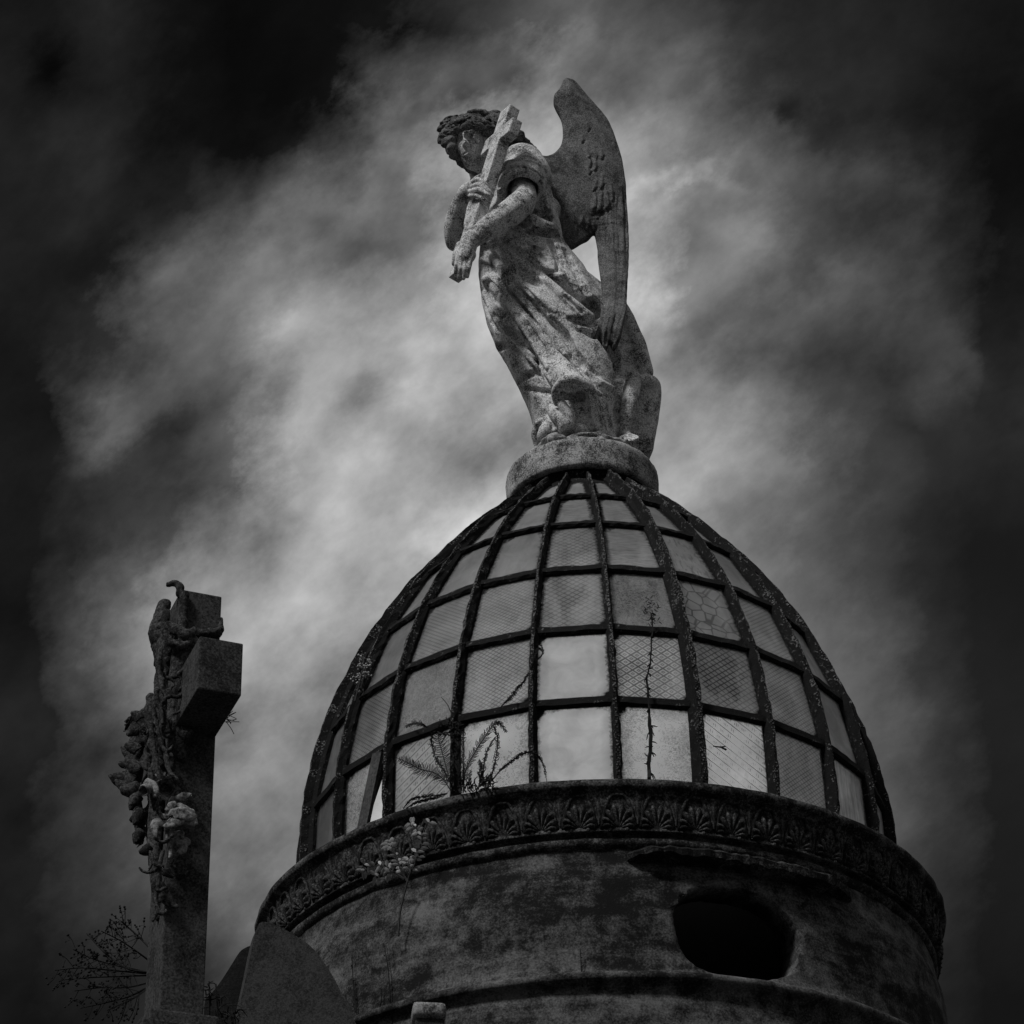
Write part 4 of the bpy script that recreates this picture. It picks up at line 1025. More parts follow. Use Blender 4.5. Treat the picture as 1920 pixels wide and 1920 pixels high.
# the outline lives on the wing's own curved sheet (X, Z) at its real distance
zc_, xc_ = np.meshgrid(W.ax[2], W.ax[0]); 
Ysh = np.full(xc_.shape, AY+0.15)
for it in range(4):
    zz_ = xc_*fw[0]+Ysh*fw[1]+zc_*fw[2]
    pxx = 960+FPX*(xc_*rt[0]+Ysh*rt[1]+zc_*rt[2])/zz_; pyy = 960-FPX*(xc_*up[0]+Ysh*up[1]+zc_*up[2])/zz_
    tq = np.clip((pyy-430)/200, 0, 1); Ysh = AY+0.06+0.10*np.sin(np.clip((pxx-1000)/180, 0, 1)*1.9)-0.00030*(pyy-420)*(pyy < 430)-0.30*tq*tq*(3-2*tq)
d2 = poly_sd(pxx, pyy)*PX
th = 0.022+0.030*np.clip(-d2/0.10, 0, 1)+0.022*np.clip((650-pyy)/500, 0, 1)*np.clip(-d2/0.06, 0, 1)
Yg = W.ax[1][None, :, None]
q1 = d2[:, None, :]; q2 = (np.abs(Yg-Ysh[:, None, :])-th[:, None, :])*0.9
rnd_ = 0.009
W.F[:] = np.minimum(np.maximum(q1+rnd_, q2+rnd_), 0)+np.sqrt(np.maximum(q1+rnd_, 0)**2+np.maximum(q2+rnd_, 0)**2)-rnd_
def wf(pts, rad, mode='add', sink=0.3, k=0.008, conv=z1):
    rad = np.array(rad, float)*np.ones(len(pts)); px = smooth_px([(*conv(*p), r) for p, r in zip(pts, rad)], 4)
    q, r2 = [], []
    for p in px:
        h = W.hit(p[0], p[1]); d = ray(p[0], p[1]); r_ = max(p[2], .5)*PX; q.append(h+d*(r_*sink if mode == 'add' else -r_*sink)); r2.append(r_)
    W.chain(q, r2, k, mode)
# short feathers breaking from the covert field
for (x, y, L, dx, r_) in [(1225, 620, 60, 20, 5), (1270, 600, 80, 30, 5), (1330, 620, 60, 10, 4), (1245, 665, 70, 10, 5), (1290, 690, 70, 0, 5), (1235, 740, 50, 15, 4), (1300, 830, 80, -20, 5), (1340, 800, 90, -5, 5), (1290, 930, 110, 0, 6), (1330, 930, 130, -5, 6), (1370, 920, 120, 5, 6),
                          (1400, 870, 110, 15, 5), (1270, 990, 60, 10, 5), (1320, 1010, 90, -10, 6), (1385, 1000, 70, -15, 5), (1230, 430, 50, 10, 4), (1190, 520, 40, 10, 4), (1200, 1100, 60, -20, 5), (1240, 1120, 70, -10, 5), (1280, 1140, 60, 0, 5), (1150, 1180, 70, -20, 5), (1100, 1200, 60, -20, 5), (1060, 1180, 60, -15, 5), (1010, 1200, 50, -10, 4)]:
    wf([(x, y), (x+dx*0.5, y+L*0.55), (x+dx, y+L)], [r_*0.45, r_*0.75, r_*0.6], 'add', 0.15)
    wf([(x+dx+2, y+L+r_*3.0), (x+dx*0.7+24, y+L*0.75)], [2.2, 1.6], 'cut', 0.3, 0.005)
wf([(1275, 1090), (1330, 1075), (1385, 1045)], [3, 5, 4], 'cut', 0.2)
# the long flight feathers: lines running down to separate tips
for k in range(9):
    x = 1338+k*22+rnd.uniform(-6, 6); y0 = 880+rnd.uniform(-60, 220); r_ = rnd.uniform(1.0, 1.9)
    P_ = [(x-40+k*6, y0), (x-14, 1100), (x, 1320), (x+2, 1560), (x-6-k*1.4, 1750), (x-38-k*3.4, 1900), (x-66-k*2, 2005)]
    P_ = [(px_+rnd.uniform(-4, 4), py_) for px_, py_ in P_ if py_ >= y0]
    wf(P_, [r_*rnd.uniform(.5, 1.2) for _ in P_], 'cut', 0.4, 0.007)
for (x, y) in ((1268, 1985), (1318, 1995), (1362, 2000), (1405, 1980)): wf([(x+34, y-170), (x+14, y-60), (x, y+50)], [1.5, 3.2, 4.5], 'cut', 0.1, 0.006)
for k in range(4): wf([(1370+k*30, 1180+k*22), (1374+k*30, 1290+k*22)], [1.5, 2.0], 'cut', 0.4, 0.005)
wf([(1440, 600), (1480, 800), (1500, 1050), (1508, 1300)], [2, 3, 3, 2], 'cut', 0.5, 0.014)
wf([(1420, 560), (1465, 760), (1480, 980), (1490, 1250), (1488, 1500)], [2, 3, 3, 3, 2], 'add', 0.5, 0.014)
W.rough(0.0010, 40, 9)
wing = W.mesh('wing', M['wing'], angel)
# --- the cross in the angel's arms
def cw(a, b, c): return rt*a+up*b+fw*c
topc = S(*zf(1405, 175), -.325); botp = S(*z1(306, 1530), -.315)
sv = botp-topc; Lsh = float(np.linalg.norm(sv)); sv /= Lsh
sc = np.array([sv@rt, sv@up, sv@fw]); wq = (-.34*sc[0]-.225*sc[1])/-sc[2]
av = cw(-.34, -.225, wq); av -= sv*(av@sv); av /= np.linalg.norm(av); nv = np.cross(sv, av)
def bevbox(g, c, e1, e2, e3, bv=0.006):
    bm = bmesh.new()
    c, e1, e2, e3 = (np.array(q, float) for q in (c, e1, e2, e3))
    vs = [bm.verts.new(c+i*e1+j*e2+k*e3) for i in (-1, 1) for j in (-1, 1) for k in (-1, 1)]
    for f in [(0, 1, 3, 2), (4, 6, 7, 5), (0, 4, 5, 1), (2, 3, 7, 6), (0, 2, 6, 4), (1, 5, 7, 3)]: bm.faces.new([vs[i] for i in f])
    bmesh.ops.recalc_face_normals(bm, faces=bm.faces)
    bmesh.ops.bevel(bm, geom=bm.edges[:], offset=bv, segments=2, affect='EDGES', profile=0.6)
    bm.verts.ensure_lookup_table(); bm.verts.index_update()
    g.add([tuple(v.co) for v in bm.verts], [tuple(v.index for v in f.verts) for f in bm.faces]); bm.free()
pj = lambda P: np.array([960+FPX*(P@rt)/(P@fw), 960-FPX*(P@up)/(P@fw)])
cr = MB()
bevbox(cr, topc+sv*Lsh/2, sv*Lsh/2, av*0.050, nv*0.031)
arm_c = topc+sv*0.19
bevbox(cr, arm_c, av*0.138, sv*0.050, nv*0.0300)
cross = cr.build('held_cross', M['statue'], angel, False)
print('cross px', pj(topc), pj(topc+sv*Lsh), 'arm', pj(arm_c-av*.175), pj(arm_c+av*.175))
# --- base: round slab and the rock the angel stands on
bp = sub([(0.02, 7.86), (0.20, 7.855), (0.30, 7.835), (0.352, 7.815), (0.366, 7.80), (0.368, 7.76), (0.366, 7.66), (0.360, 7.648), (0.345, 7.645), (0.30, 7.655), (0.02, 7.66)], 0.02)
lathe('plinth', bp, M['base'], angel, 128, 0.006, 21)
K_ = Field((AX-0.37, AY-0.37, 7.78), (AX+0.40, AY+0.37, 8.12), 0.0065)
K_.ellipsoid((AX, AY, 7.78), (0.355, 0.355, 0.135), k=0.02)
for (a, rr, z, r_) in [(-.5, .16, 7.87, (.13, .12, .045)), (.25, .18, 7.875, (.12, .12, .045)), (.8, .2, 7.86, (.11, .11, .045)), (-1.1, .18, 7.86, (.12, .12, .05)), (1.5, .2, 7.86, (.12, .12, .05))]:
    K_.ellipsoid((AX+rr*math.sin(a), AY-rr*math.cos(a), z), r_, k=0.03)
rq = random.Random(4)
for i in range(26):
    a = rq.uniform(-1.5, 1.5); rr = rq.uniform(.12, .34); c_ = np.array([AX+rr*math.sin(a), AY-rr*math.cos(a), 7.78+0.135*math.sqrt(max(0, 1-(rr/.355)**2))])
    K_.ellipsoid(c_, (rq.uniform(.03, .07), rq.uniform(.03, .07), rq.uniform(.010, .03)), k=0.02, mode='cut' if i % 2 else 'add')
K_.rough(0.004, 60, 2)
K_.mesh('rock', M['base'], angel)

# ------------------------------------------------------------------ the granite cross with carved roses
P0 = at(371.4, 1290.7, 6.0); ca = math.radians(68)
Ce = np.array([math.sin(ca), math.cos(ca), 0]); Cn = np.array([math.cos(ca), -math.sin(ca), 0]); Cz = np.array([0, 0, 1.0])
TT, LL, HH, WW = 0.106, 0.21, 0.1455, 0.14
zb, zt = P0[2]-0.745, P0[2]+0.40
cc = P0-Cn*(LL+WW/2)+Ce*TT/2                       # shaft axis at the arm's lower edge
cm = empty('cross_monument', (cc[0], cc[1], GROUND))
tag(cm, 'dark granite cross hung with carved cloth and stone roses', 'cross')
g = MB(); zc2 = (zb+zt)/2
bevbox(g, (cc[0], cc[1], zc2), Ce*TT/2, Cn*WW/2, Cz*(zt-zb)/2, 0.004)
shaft = g.build('shaft', M['cross'], cm, False)
g = MB(); ac = cc+Cz*HH/2
bevbox(g, ac+Cn*(LL+WW/2)/2, Ce*(TT/2+0.0015), Cn*(LL+WW/2)/2, Cz*HH/2, 0.004)
g.build('arm', M['cross'], cm, False)
g = MB(); bevbox(g, ac-Cn*(0.19+WW/2)/2, Ce*(TT/2+0.0015), Cn*(0.19+WW/2)/2, Cz*HH/2, 0.004)
g.build('arm', M['cross'], cm, False)
for (w_, z0_, z1_) in ((0.030, zb-0.035, zb), (0.055, zb-0.085, zb-0.037), (0.085, zb-0.60, zb-0.087), (0.16, GROUND, zb-0.602)):
    g = MB(); bevbox(g, (cc[0], cc[1], (z0_+z1_)/2), Ce*(TT/2+w_), Cn*(WW/2+w_), Cz*(z1_-z0_)/2, 0.006)
    g.build('pedestal_step', M['cross'], cm, False)
z5 = lambda x, y: (200+x/6.857, 1080+y/6.857)
z6 = lambda x, y: (190+x/6.857, 1330+y/6.857)
z7 = lambda x, y: (80+x/4.364, 1480+y/4.364)
PC = 1/800.0
D_ = Field(at(225, 1905, 6.34)-[0.02, .25, .03], at(420, 1080, 6.02)+[.06, .40, .24], 0.0042)
def dr(pts, rad, Y, k=0.012, mode='add', conv=z5):
    D_.curve([at(*conv(p[0], p[1]), p[2] if len(p) > 2 else Y) for p in pts], np.array(rad)*PC*np.ones(len(pts)), k, mode)
# cloth lying on the front of the shaft, hanging in tapering falls
dr([(830, 700), (760, 1000), (720, 1350), (700, 1700), (690, 2100), (660, 2500), (640, 2900), (620, 3400), (640, 3900), (680, 4400)], [17, 18, 17, 17, 18, 17, 15, 14, 12, 8], 6.24, 0.02)
dr([(960, 640), (960, 900), (900, 1300), (860, 1700), (840, 2100), (820, 2500)], [12, 17, 15, 13, 12, 8], 6.20, 0.02)
dr([(1090, 1740), (1000, 1900), (930, 2100), (980, 2350)], [10, 16, 16, 9], 6.20, 0.02)
dr([(800, 640), (900, 700), (1010, 770), (1090, 740), (1120, 690)], [9, 12, 12, 10, 6], 6.17, 0.012)
dr([(740, 720), (830, 860), (960, 900), (1060, 850)], [7, 9, 9, 6], 6.17, 0.010)
# the falls: looped edges and cords
for pts, r_ in [([(700, 1100), (740, 1270), (860, 1310), (1000, 1210)], 3.6), ([(720, 1320), (770, 1480), (900, 1560), (1010, 1490)], 3.4), ([(690, 960), (680, 1200), (720, 1450), (800, 1560)], 4.0), ([(640, 1450), (660, 1650), (740, 1800), (780, 2000)], 4.2), ([(760, 1560), (700, 1700), (720, 1900)], 3.6),
                ([(820, 1300), (870, 1400), (810, 1460), (850, 1520)], 2.8), ([(940, 1290), (980, 1400), (930, 1480)], 2.8), ([(860, 1780), (960, 1730), (1010, 1700)], 3.0), ([(600, 1700), (640, 1900), (680, 2100), (760, 2250), (850, 2200)], 4.0), ([(560, 1900), (600, 2150), (640, 2400), (700, 2650)], 4.6), ([(760, 2300), (800, 2500), (900, 2620)], 4.0),
                ([(640, 2800), (660, 3000), (740, 3130), (830, 3080)], 3.0), ([(600, 3200), (640, 3380), (740, 3420), (850, 3330)], 3.0), ([(560, 2500), (590, 2750), (610, 3000)], 4.4), ([(560, 3550), (620, 3700), (720, 3740)], 3.2), ([(600, 3950), (660, 4050), (760, 4000)], 3.0), ([(640, 4250), (700, 4350), (760, 4300)], 2.8)]:
    dr(pts, [r_*1.25]*len(pts), 6.135+rnd.uniform(-.01, .008), 0.002)
# cloth seen past the left of the cross, over the far arm
dr([(740, 370), (690, 560), (640, 740), (660, 900), (690, 1060), (640, 1130)], [13, 16, 17, 14, 12, 7], 6.33, 0.02)
dr([(780, 480), (760, 700), (740, 900)], [10, 12, 11], 6.30, 0.02)
dr([(560, 1560), (580, 1750), (600, 1950), (610, 2200), (620, 2500), (600, 2900), (580, 3300), (590, 3700)], [9, 14, 16, 15, 14, 12, 11, 8], 6.30, 0.02)
dr([(520, 60), (470, 230), (450, 420), (430, 620), (420, 800), (400, 950), (440, 1150), (470, 1350), (500, 1600)], [9, 15, 15, 14, 18, 17, 12, 10, 9], 6.31, 0.02, conv=lambda x, y: z6(x, y))
# broken stem and curled leaf at the very top
dr([(960, 700), (985, 520), (995, 360), (1000, 245)], [10, 9.5, 9, 9.5], 6.19, 0.008)
dr([(930, 240), (945, 150), (880, 95), (800, 110), (765, 125)], [8, 8, 7.5, 6, 3], 6.20, 0.008)
# band of cloth tied round the upper limb
dr([(1060, 650), (1120, 730), (1260, 740), (1400, 735), (1470, 690)], [6, 8, 10, 10, 8], 6.215, 0.012)
dr([(1470, 560), (1465, 660), (1440, 760)], [5, 7, 6], 6.24, 0.012)
D_.rough(0.0012, 110, 4, 0.02); D_.rough(0.0009, 300, 5, 0.02)
D_.mesh('draped_cloth', M['carved'], cm)

def leaf(name, spine, wid, mat, Y, parent, conv=z6, cup=0.35, face=(0, -1, 0), thick=0.004, nb=7):
    """a thick carved leaf: spine given from stalk to tip, curled across"""
    P, Wd_ = smooth_pts([at(*conv(p[0], p[1]), p[2] if len(p) > 2 else Y) for p in spine], np.array(wid)*PC, 4)
    V = []; n = len(P); fv = np.array(face, float)
    for i in range(n):
        t = P[min(i+1, n-1)]-P[max(i-1, 0)]; t /= np.linalg.norm(t)+1e-9
        s = np.cross(t, fv); s /= np.linalg.norm(s)+1e-9; nn_ = np.cross(s, t)
        for k in range(nb):
            q = -1+2*k/(nb-1); wv = Wd_[i]*(1+0.05*math.sin(i*2.1+k))
            V.append(P[i]+s*q*wv+nn_*(-cup*wv*q*q+0.06*wv*math.exp(-(q/0.15)**2)))
    top_ = len(V); V += [np.array(v)-fv*0.0-np.cross(np.cross(fv, Cz), Cz)*0+(-fv)*thick for v in V]
    F = [(i*nb+k, i*nb+k+1, (i+1)*nb+k+1, (i+1)*nb+k) for i in range(n-1) for k in range(nb-1)]
    F += [tuple(top_+q for q in f[::-1]) for f in F]
    rim = [k for k in range(nb)]+[i*nb+nb-1 for i in range(1, n)]+[(n-1)*nb+k for k in range(nb-2, -1, -1)]+[i*nb for i in range(n-2, 0, -1)]
    for a, b_ in zip(rim, rim[1:]+rim[:1]): F.append((b_, a, top_+a, top_+b_))
    return mesh_obj(name, V, F, mat, parent, True)
def rose(name, c, axis, R_, mat, parent, petals=9, open_=0.5, seed=1):
    """overlapping curled petals round a tight heart"""
    q = random.Random(seed); ax_ = np.array(axis, float); ax_ /= np.linalg.norm(ax_)
    a1 = np.cross(ax_, [0.2, 0.3, 0.9]); a1 /= np.linalg.norm(a1); a2 = np.cross(ax_, a1); g = MB(); c = np.array(c)
    for p in range(petals):
        lay = p/petals; ph = p*2.4; rr = R_*(0.28+0.75*lay); hh = R_*(1.05-0.55*lay*open_)
        V = []; nu, nv_ = 7, 6
        for j in range(nv_):
            v = j/(nv_-1)
            for i in range(nu):
                u_ = -1+2*i/(nu-1); th_ = ph+u_*(1.15-0.25*lay)
                rad = rr*(0.35+0.65*math.sin(v*1.5))*(1+0.30*max(0, v-0.7)*lay*4)
                h = hh*(v*(1-0.22*u_*u_))-(0.20*R_*lay*max(0, v-0.75)*4)
                w_ = rad*(1+0.04*math.sin(5*u_+p)); V.append(c+a1*w_*math.cos(th_)+a2*w_*math.sin(th_)+ax_*(h-0.45*R_))
        n0 = len(V)
        for j in range(nv_):
            for i in range(nu):
                v_ = V[j*nu+i]-c; radv = v_-ax_*(v_@ax_); V.append(V[j*nu+i]-radv/(np.linalg.norm(radv)+1e-9)*0.0035)
        F = [(j*nu+i, j*nu+i+1, (j+1)*nu+i+1, (j+1)*nu+i) for j in range(nv_-1) for i in range(nu-1)]
        F += [tuple(n0+k for k in f[::-1]) for f in F]
        rim = [(nv_-1)*nu+i for i in range(nu)]
        for a, b_ in zip(rim, rim[1:]): F.append((a, b_, n0+b_, n0+a))
        for s_ in (0, nu-1):
            for j in range(nv_-1): F.append((j*nu+s_, (j+1)*nu+s_, n0+(j+1)*nu+s_, n0+j*nu+s_))
        g.add(V, F)
    g.ball(c-ax_*R_*0.1, R_*0.45, 8, 6)
    return g.build(name, mat, parent)
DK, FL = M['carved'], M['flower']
# far side of the cross, in silhouette
rose('rose', at(*z6(380, 170), 6.33), (-.75, -.35, .35), 21*PC, DK, cm, 10, 0.6, 2)
rose('rose', at(*z6(470, 390), 6.31), (-.6, -.6, -.2), 15*PC, DK, cm, 8, 0.5, 4)
leaf('leaf', [(430, 640), (350, 580), (290, 500), (250, 480)], [9, 9, 7, 2], DK, 6.32, cm)
leaf('leaf', [(430, 700), (330, 700), (250, 690), (215, 690)], [9, 9, 7, 2], DK, 6.31, cm)
leaf('leaf', [(430, 870), (330, 880), (210, 870), (90, 840)], [14, 20, 16, 2], DK, 6.31, cm, cup=0.5)
leaf('leaf', [(420, 1000), (330, 980), (240, 950), (180, 900)], [14, 12, 9, 2], DK, 6.29, cm)
rose('rose', at(*z6(420, 780), 6.30), (-.7, -.5, -.1), 16*PC, DK, cm, 8, 0.6, 9)
leaf('leaf', [(480, 1150), (400, 1200), (375, 1290)], [10, 9, 3], DK, 6.28, cm)
leaf('leaf', [(520, 1360), (430, 1390), (365, 1430)], [9, 10, 3], DK, 6.28, cm)
rose('rose', at(*z6(500, 1700), 6.27), (-.6, -.6, .1), 13*PC, DK, cm, 8, 0.5, 6)
for (x, y) in ((470, 1000), (560, 300), (500, 620)): rose('rosebud', at(*z6(x, y), 6.27), (-.4, -.8, .2), 11*PC, DK, cm, 6, 0.4, int(x))
for (sp, wd_) in [([(480, 240), (400, 260), (330, 330)], [10, 13, 3]), ([(500, 120), (450, 60), (380, 30)], [9, 12, 3]), ([(470, 520), (410, 470), (340, 440), (330, 420)], [10, 13, 9, 3]), ([(500, 760), (420, 720), (350, 640), (330, 590)], [10, 14, 10, 3]), ([(480, 950), (400, 1000), (300, 1020), (240, 1000)], [10, 15, 12, 3]), ([(500, 1080), (430, 1130), (380, 1230)], [10, 13, 4]),
                  ([(520, 1280), (470, 1340), (420, 1480)], [9, 12, 3]), ([(520, 1540), (460, 1610), (430, 1720)], [9, 11, 3]), ([(620, 1740), (560, 1800), (480, 1830)], [8, 11, 3]), ([(600, 560), (560, 660), (600, 780)], [8, 12, 3]), ([(700, 300), (660, 420), (700, 560)], [8, 12, 3]), ([(860, 120), (820, 240), (860, 360)], [8, 12, 3]), ([(1000, 250), (1080, 290), (1180, 270)], [9, 13, 3]), ([(760, 480), (820, 560), (920, 600)], [8, 12, 3])]:
    leaf('leaf', sp, wd_, DK, 6.16 if sp[0][0] > 560 else 6.25, cm, cup=0.5)
# near face: the pale flowers
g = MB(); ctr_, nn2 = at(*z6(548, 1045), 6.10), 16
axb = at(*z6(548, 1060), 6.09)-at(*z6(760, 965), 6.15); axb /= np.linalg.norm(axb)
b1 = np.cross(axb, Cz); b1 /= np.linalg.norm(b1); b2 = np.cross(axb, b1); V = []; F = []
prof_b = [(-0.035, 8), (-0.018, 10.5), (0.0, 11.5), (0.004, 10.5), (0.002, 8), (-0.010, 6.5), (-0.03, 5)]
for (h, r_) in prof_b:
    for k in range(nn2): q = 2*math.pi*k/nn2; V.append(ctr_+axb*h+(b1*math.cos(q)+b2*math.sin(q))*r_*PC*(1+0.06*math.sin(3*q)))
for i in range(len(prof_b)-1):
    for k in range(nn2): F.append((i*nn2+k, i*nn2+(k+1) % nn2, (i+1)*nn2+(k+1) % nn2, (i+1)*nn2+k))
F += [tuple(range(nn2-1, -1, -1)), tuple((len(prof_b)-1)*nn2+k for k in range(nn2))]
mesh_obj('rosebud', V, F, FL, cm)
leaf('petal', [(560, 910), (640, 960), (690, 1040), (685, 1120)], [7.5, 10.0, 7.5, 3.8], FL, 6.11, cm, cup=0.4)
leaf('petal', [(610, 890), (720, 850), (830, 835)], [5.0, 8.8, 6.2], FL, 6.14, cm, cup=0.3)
# open trumpet flower
g = MB(); c_ = at(*z6(820, 1010), 6.155); axt = np.array([.30, -.72, -.35]); axt /= np.linalg.norm(axt)
t1 = np.cross(axt, Cz); t1 /= np.linalg.norm(t1); t2 = np.cross(axt, t1); V = []; F = []; n_p = 20
for (h, r_) in [(-0.03, 5), (-0.012, 9), (0.008, 15), (0.022, 21), (0.026, 22.5), (0.020, 19.5), (0.004, 13), (-0.018, 6)]:
    for k in range(n_p):
        q = 2*math.pi*k/n_p; fl2 = 1+0.16*math.cos(4*q+.6)*max(0, (r_-9)/12); V.append(c_+axt*(h+0.006*math.cos(4*q+.6)*(r_/20))+(t1*math.cos(q)+t2*math.sin(q))*r_*PC*fl2)
for i in range(7):
    for k in range(n_p): F.append((i*n_p+k, i*n_p+(k+1) % n_p, (i+1)*n_p+(k+1) % n_p, (i+1)*n_p+k))
F += [tuple(range(n_p-1, -1, -1)), tuple(7*n_p+k for k in range(n_p))]
mesh_obj('open_flower', V, F, FL, cm)
leaf('leaf', [(960, 1150), (1060, 1110), (1160, 1090)], [6.2, 10.0, 2.5], FL, 6.18, cm)
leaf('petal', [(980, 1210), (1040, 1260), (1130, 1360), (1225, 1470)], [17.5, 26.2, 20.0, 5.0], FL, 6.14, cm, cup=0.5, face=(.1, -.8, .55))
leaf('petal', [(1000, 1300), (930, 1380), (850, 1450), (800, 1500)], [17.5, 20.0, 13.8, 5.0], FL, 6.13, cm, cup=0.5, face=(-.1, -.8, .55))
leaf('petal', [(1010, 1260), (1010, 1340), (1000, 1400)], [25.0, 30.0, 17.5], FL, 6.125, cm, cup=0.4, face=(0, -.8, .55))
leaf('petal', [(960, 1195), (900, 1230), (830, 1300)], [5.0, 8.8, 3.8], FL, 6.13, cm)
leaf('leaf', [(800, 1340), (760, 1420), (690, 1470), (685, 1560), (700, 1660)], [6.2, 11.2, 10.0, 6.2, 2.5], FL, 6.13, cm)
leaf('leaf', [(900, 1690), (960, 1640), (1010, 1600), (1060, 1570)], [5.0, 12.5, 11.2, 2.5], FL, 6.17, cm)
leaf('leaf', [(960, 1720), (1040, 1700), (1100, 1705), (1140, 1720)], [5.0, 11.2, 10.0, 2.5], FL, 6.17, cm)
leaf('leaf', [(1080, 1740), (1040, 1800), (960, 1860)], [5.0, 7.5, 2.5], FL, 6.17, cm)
leaf('leaf', [(1060, 640), (1110, 600), (1150, 640), (1140, 700)], [8.8, 17.5, 16.2, 6.2], M['carved'], 6.18, cm, conv=z7)
leaf('leaf', [(960, 640), (1010, 670), (1070, 715)], [5.0, 8.8, 2.5], M['carved'], 6.17, cm, conv=z7)
leaf('leaf', [(960, 760), (985, 820), (950, 890), (925, 920)], [5.0, 10.0, 8.8, 2.5], M['carved'], 6.17, cm, conv=z7)
leaf('leaf', [(985, 900), (1040, 930), (1110, 960)], [5.0, 7.5, 2.5], M['carved'], 6.18, cm, conv=z7)
def stemc(pts, r_, Y, mat, conv, name='stem'):
    P, r2 = smooth_pts([at(*conv(x, y), Y) for x, y in pts], np.array(r_)*PC, 4)
    return MB().tube(P, r2, 7).build(name, mat, cm)
stemc([(860, 1480), (850, 1600), (860, 1740), (890, 1850), (880, 1920)], [5, 5, 4.5, 4, 3.5], 6.15, FL, z6)
stemc([(985, 500), (960, 620), (945, 760), (930, 880), (935, 1000), (900, 1080)], [4, 4.4, 4.4, 4, 3.6, 3], 6.15, M['carved'], z7)
stemc([(950, 650), (880, 680), (820, 670), (790, 640)], [3, 3, 2.8, 2], 6.15, M['carved'], z7)
stemc([(930, 560), (890, 620), (850, 690)], [2.5, 2.5, 2], 6.15, M['carved'], z7)

# ------------------------------------------------------------------ stones on the roof edge, lower left
def plate(name, outline, Y, depth, mat, parent=None, zmin=3.765, bv=0.012):
    """a slab of stone: an outline at its own distance, with thickness"""
    bm = bmesh.new(); P = [at(x, y, Y) for x, y in outline]
    vs = [bm.verts.new((p[0], p[1], max(p[2], zmin))) for p in P]; f = bm.faces.new(vs)
    r_ = bmesh.ops.extrude_face_region(bm, geom=[f]); ev = [q for q in r_['geom'] if isinstance(q, bmesh.types.BMVert)]
    for q in ev: q.co += Vector(depth)
    bmesh.ops.recalc_face_normals(bm, faces=bm.faces)
    ee = [e for e in bm.edges if len(e.link_faces) == 2 and e.calc_face_angle(0) > 0.9]
    bmesh.ops.bevel(bm, geom=ee, offset=bv, segments=2, affect='EDGES')
    me = bpy.data.meshes.new(name); bm.to_mesh(me); bm.free(); me.materials.append(mat); o = bpy.data.objects.new(name, me); C.objects.link(o)
    if parent: par(o, parent)
    return o
ol = smooth_px([(446, 1905), (456, 1858), (466, 1812), (474, 1772), (481, 1743), (488, 1728), (500, 1726), (522, 1733), (551, 1749), (581, 1769), (606, 1798), (629, 1834), (649, 1875), (664, 1906), (680, 1945), (700, 2010)], 3)
sl = plate('stone_slab', [(425, 2010)]+[tuple(p) for p in ol], 9.25, (-0.03, 0.11, 0), M['granite'])
tag(sl, 'rounded speckled grey stone slab in front of the drum at lower left', 'stone slab')
ol2 = smooth_px([(381, 1905), (384, 1873), (398, 1857), (414, 1836), (432, 1808), (448, 1783), (460, 1774), (474, 1769), (500, 1764), (540, 1762)], 3)
s2 = plate('sloping_coping', [(374, 2010)]+[tuple(p) for p in ol2]+[(560, 2010)], 9.5, (0.02, 0.5, 0), M['black'])
tag(s2, 'black sloping stone shoulder showing behind the rounded slab', 'coping stone')
post = empty('stone_post', at(801, 1920, 9.0)*[1, 1, 0]+[0, 0, 3.76]); tag(post, 'small pale stone post with rounded cap at the bottom edge before the drum', 'stone post')
c_ = at(803, 1904, 9.0); g = MB()
bevbox(g, (c_[0], c_[1]+0.04, (3.765+c_[2]-0.012)/2), (0.048, 0.008, 0), (-0.006, 0.045, 0), (0, 0, (c_[2]-0.012-3.765)/2), 0.008); g.build('post_shaft', M['granite'], post, False)
g = MB(); bevbox(g, (c_[0], c_[1]+0.035, c_[2]+0.016), (0.056, 0.010, 0), (-0.006, 0.055, 0), (0, 0, 0.028), 0.018); g.build('post_cap', M['flower'], post, True)

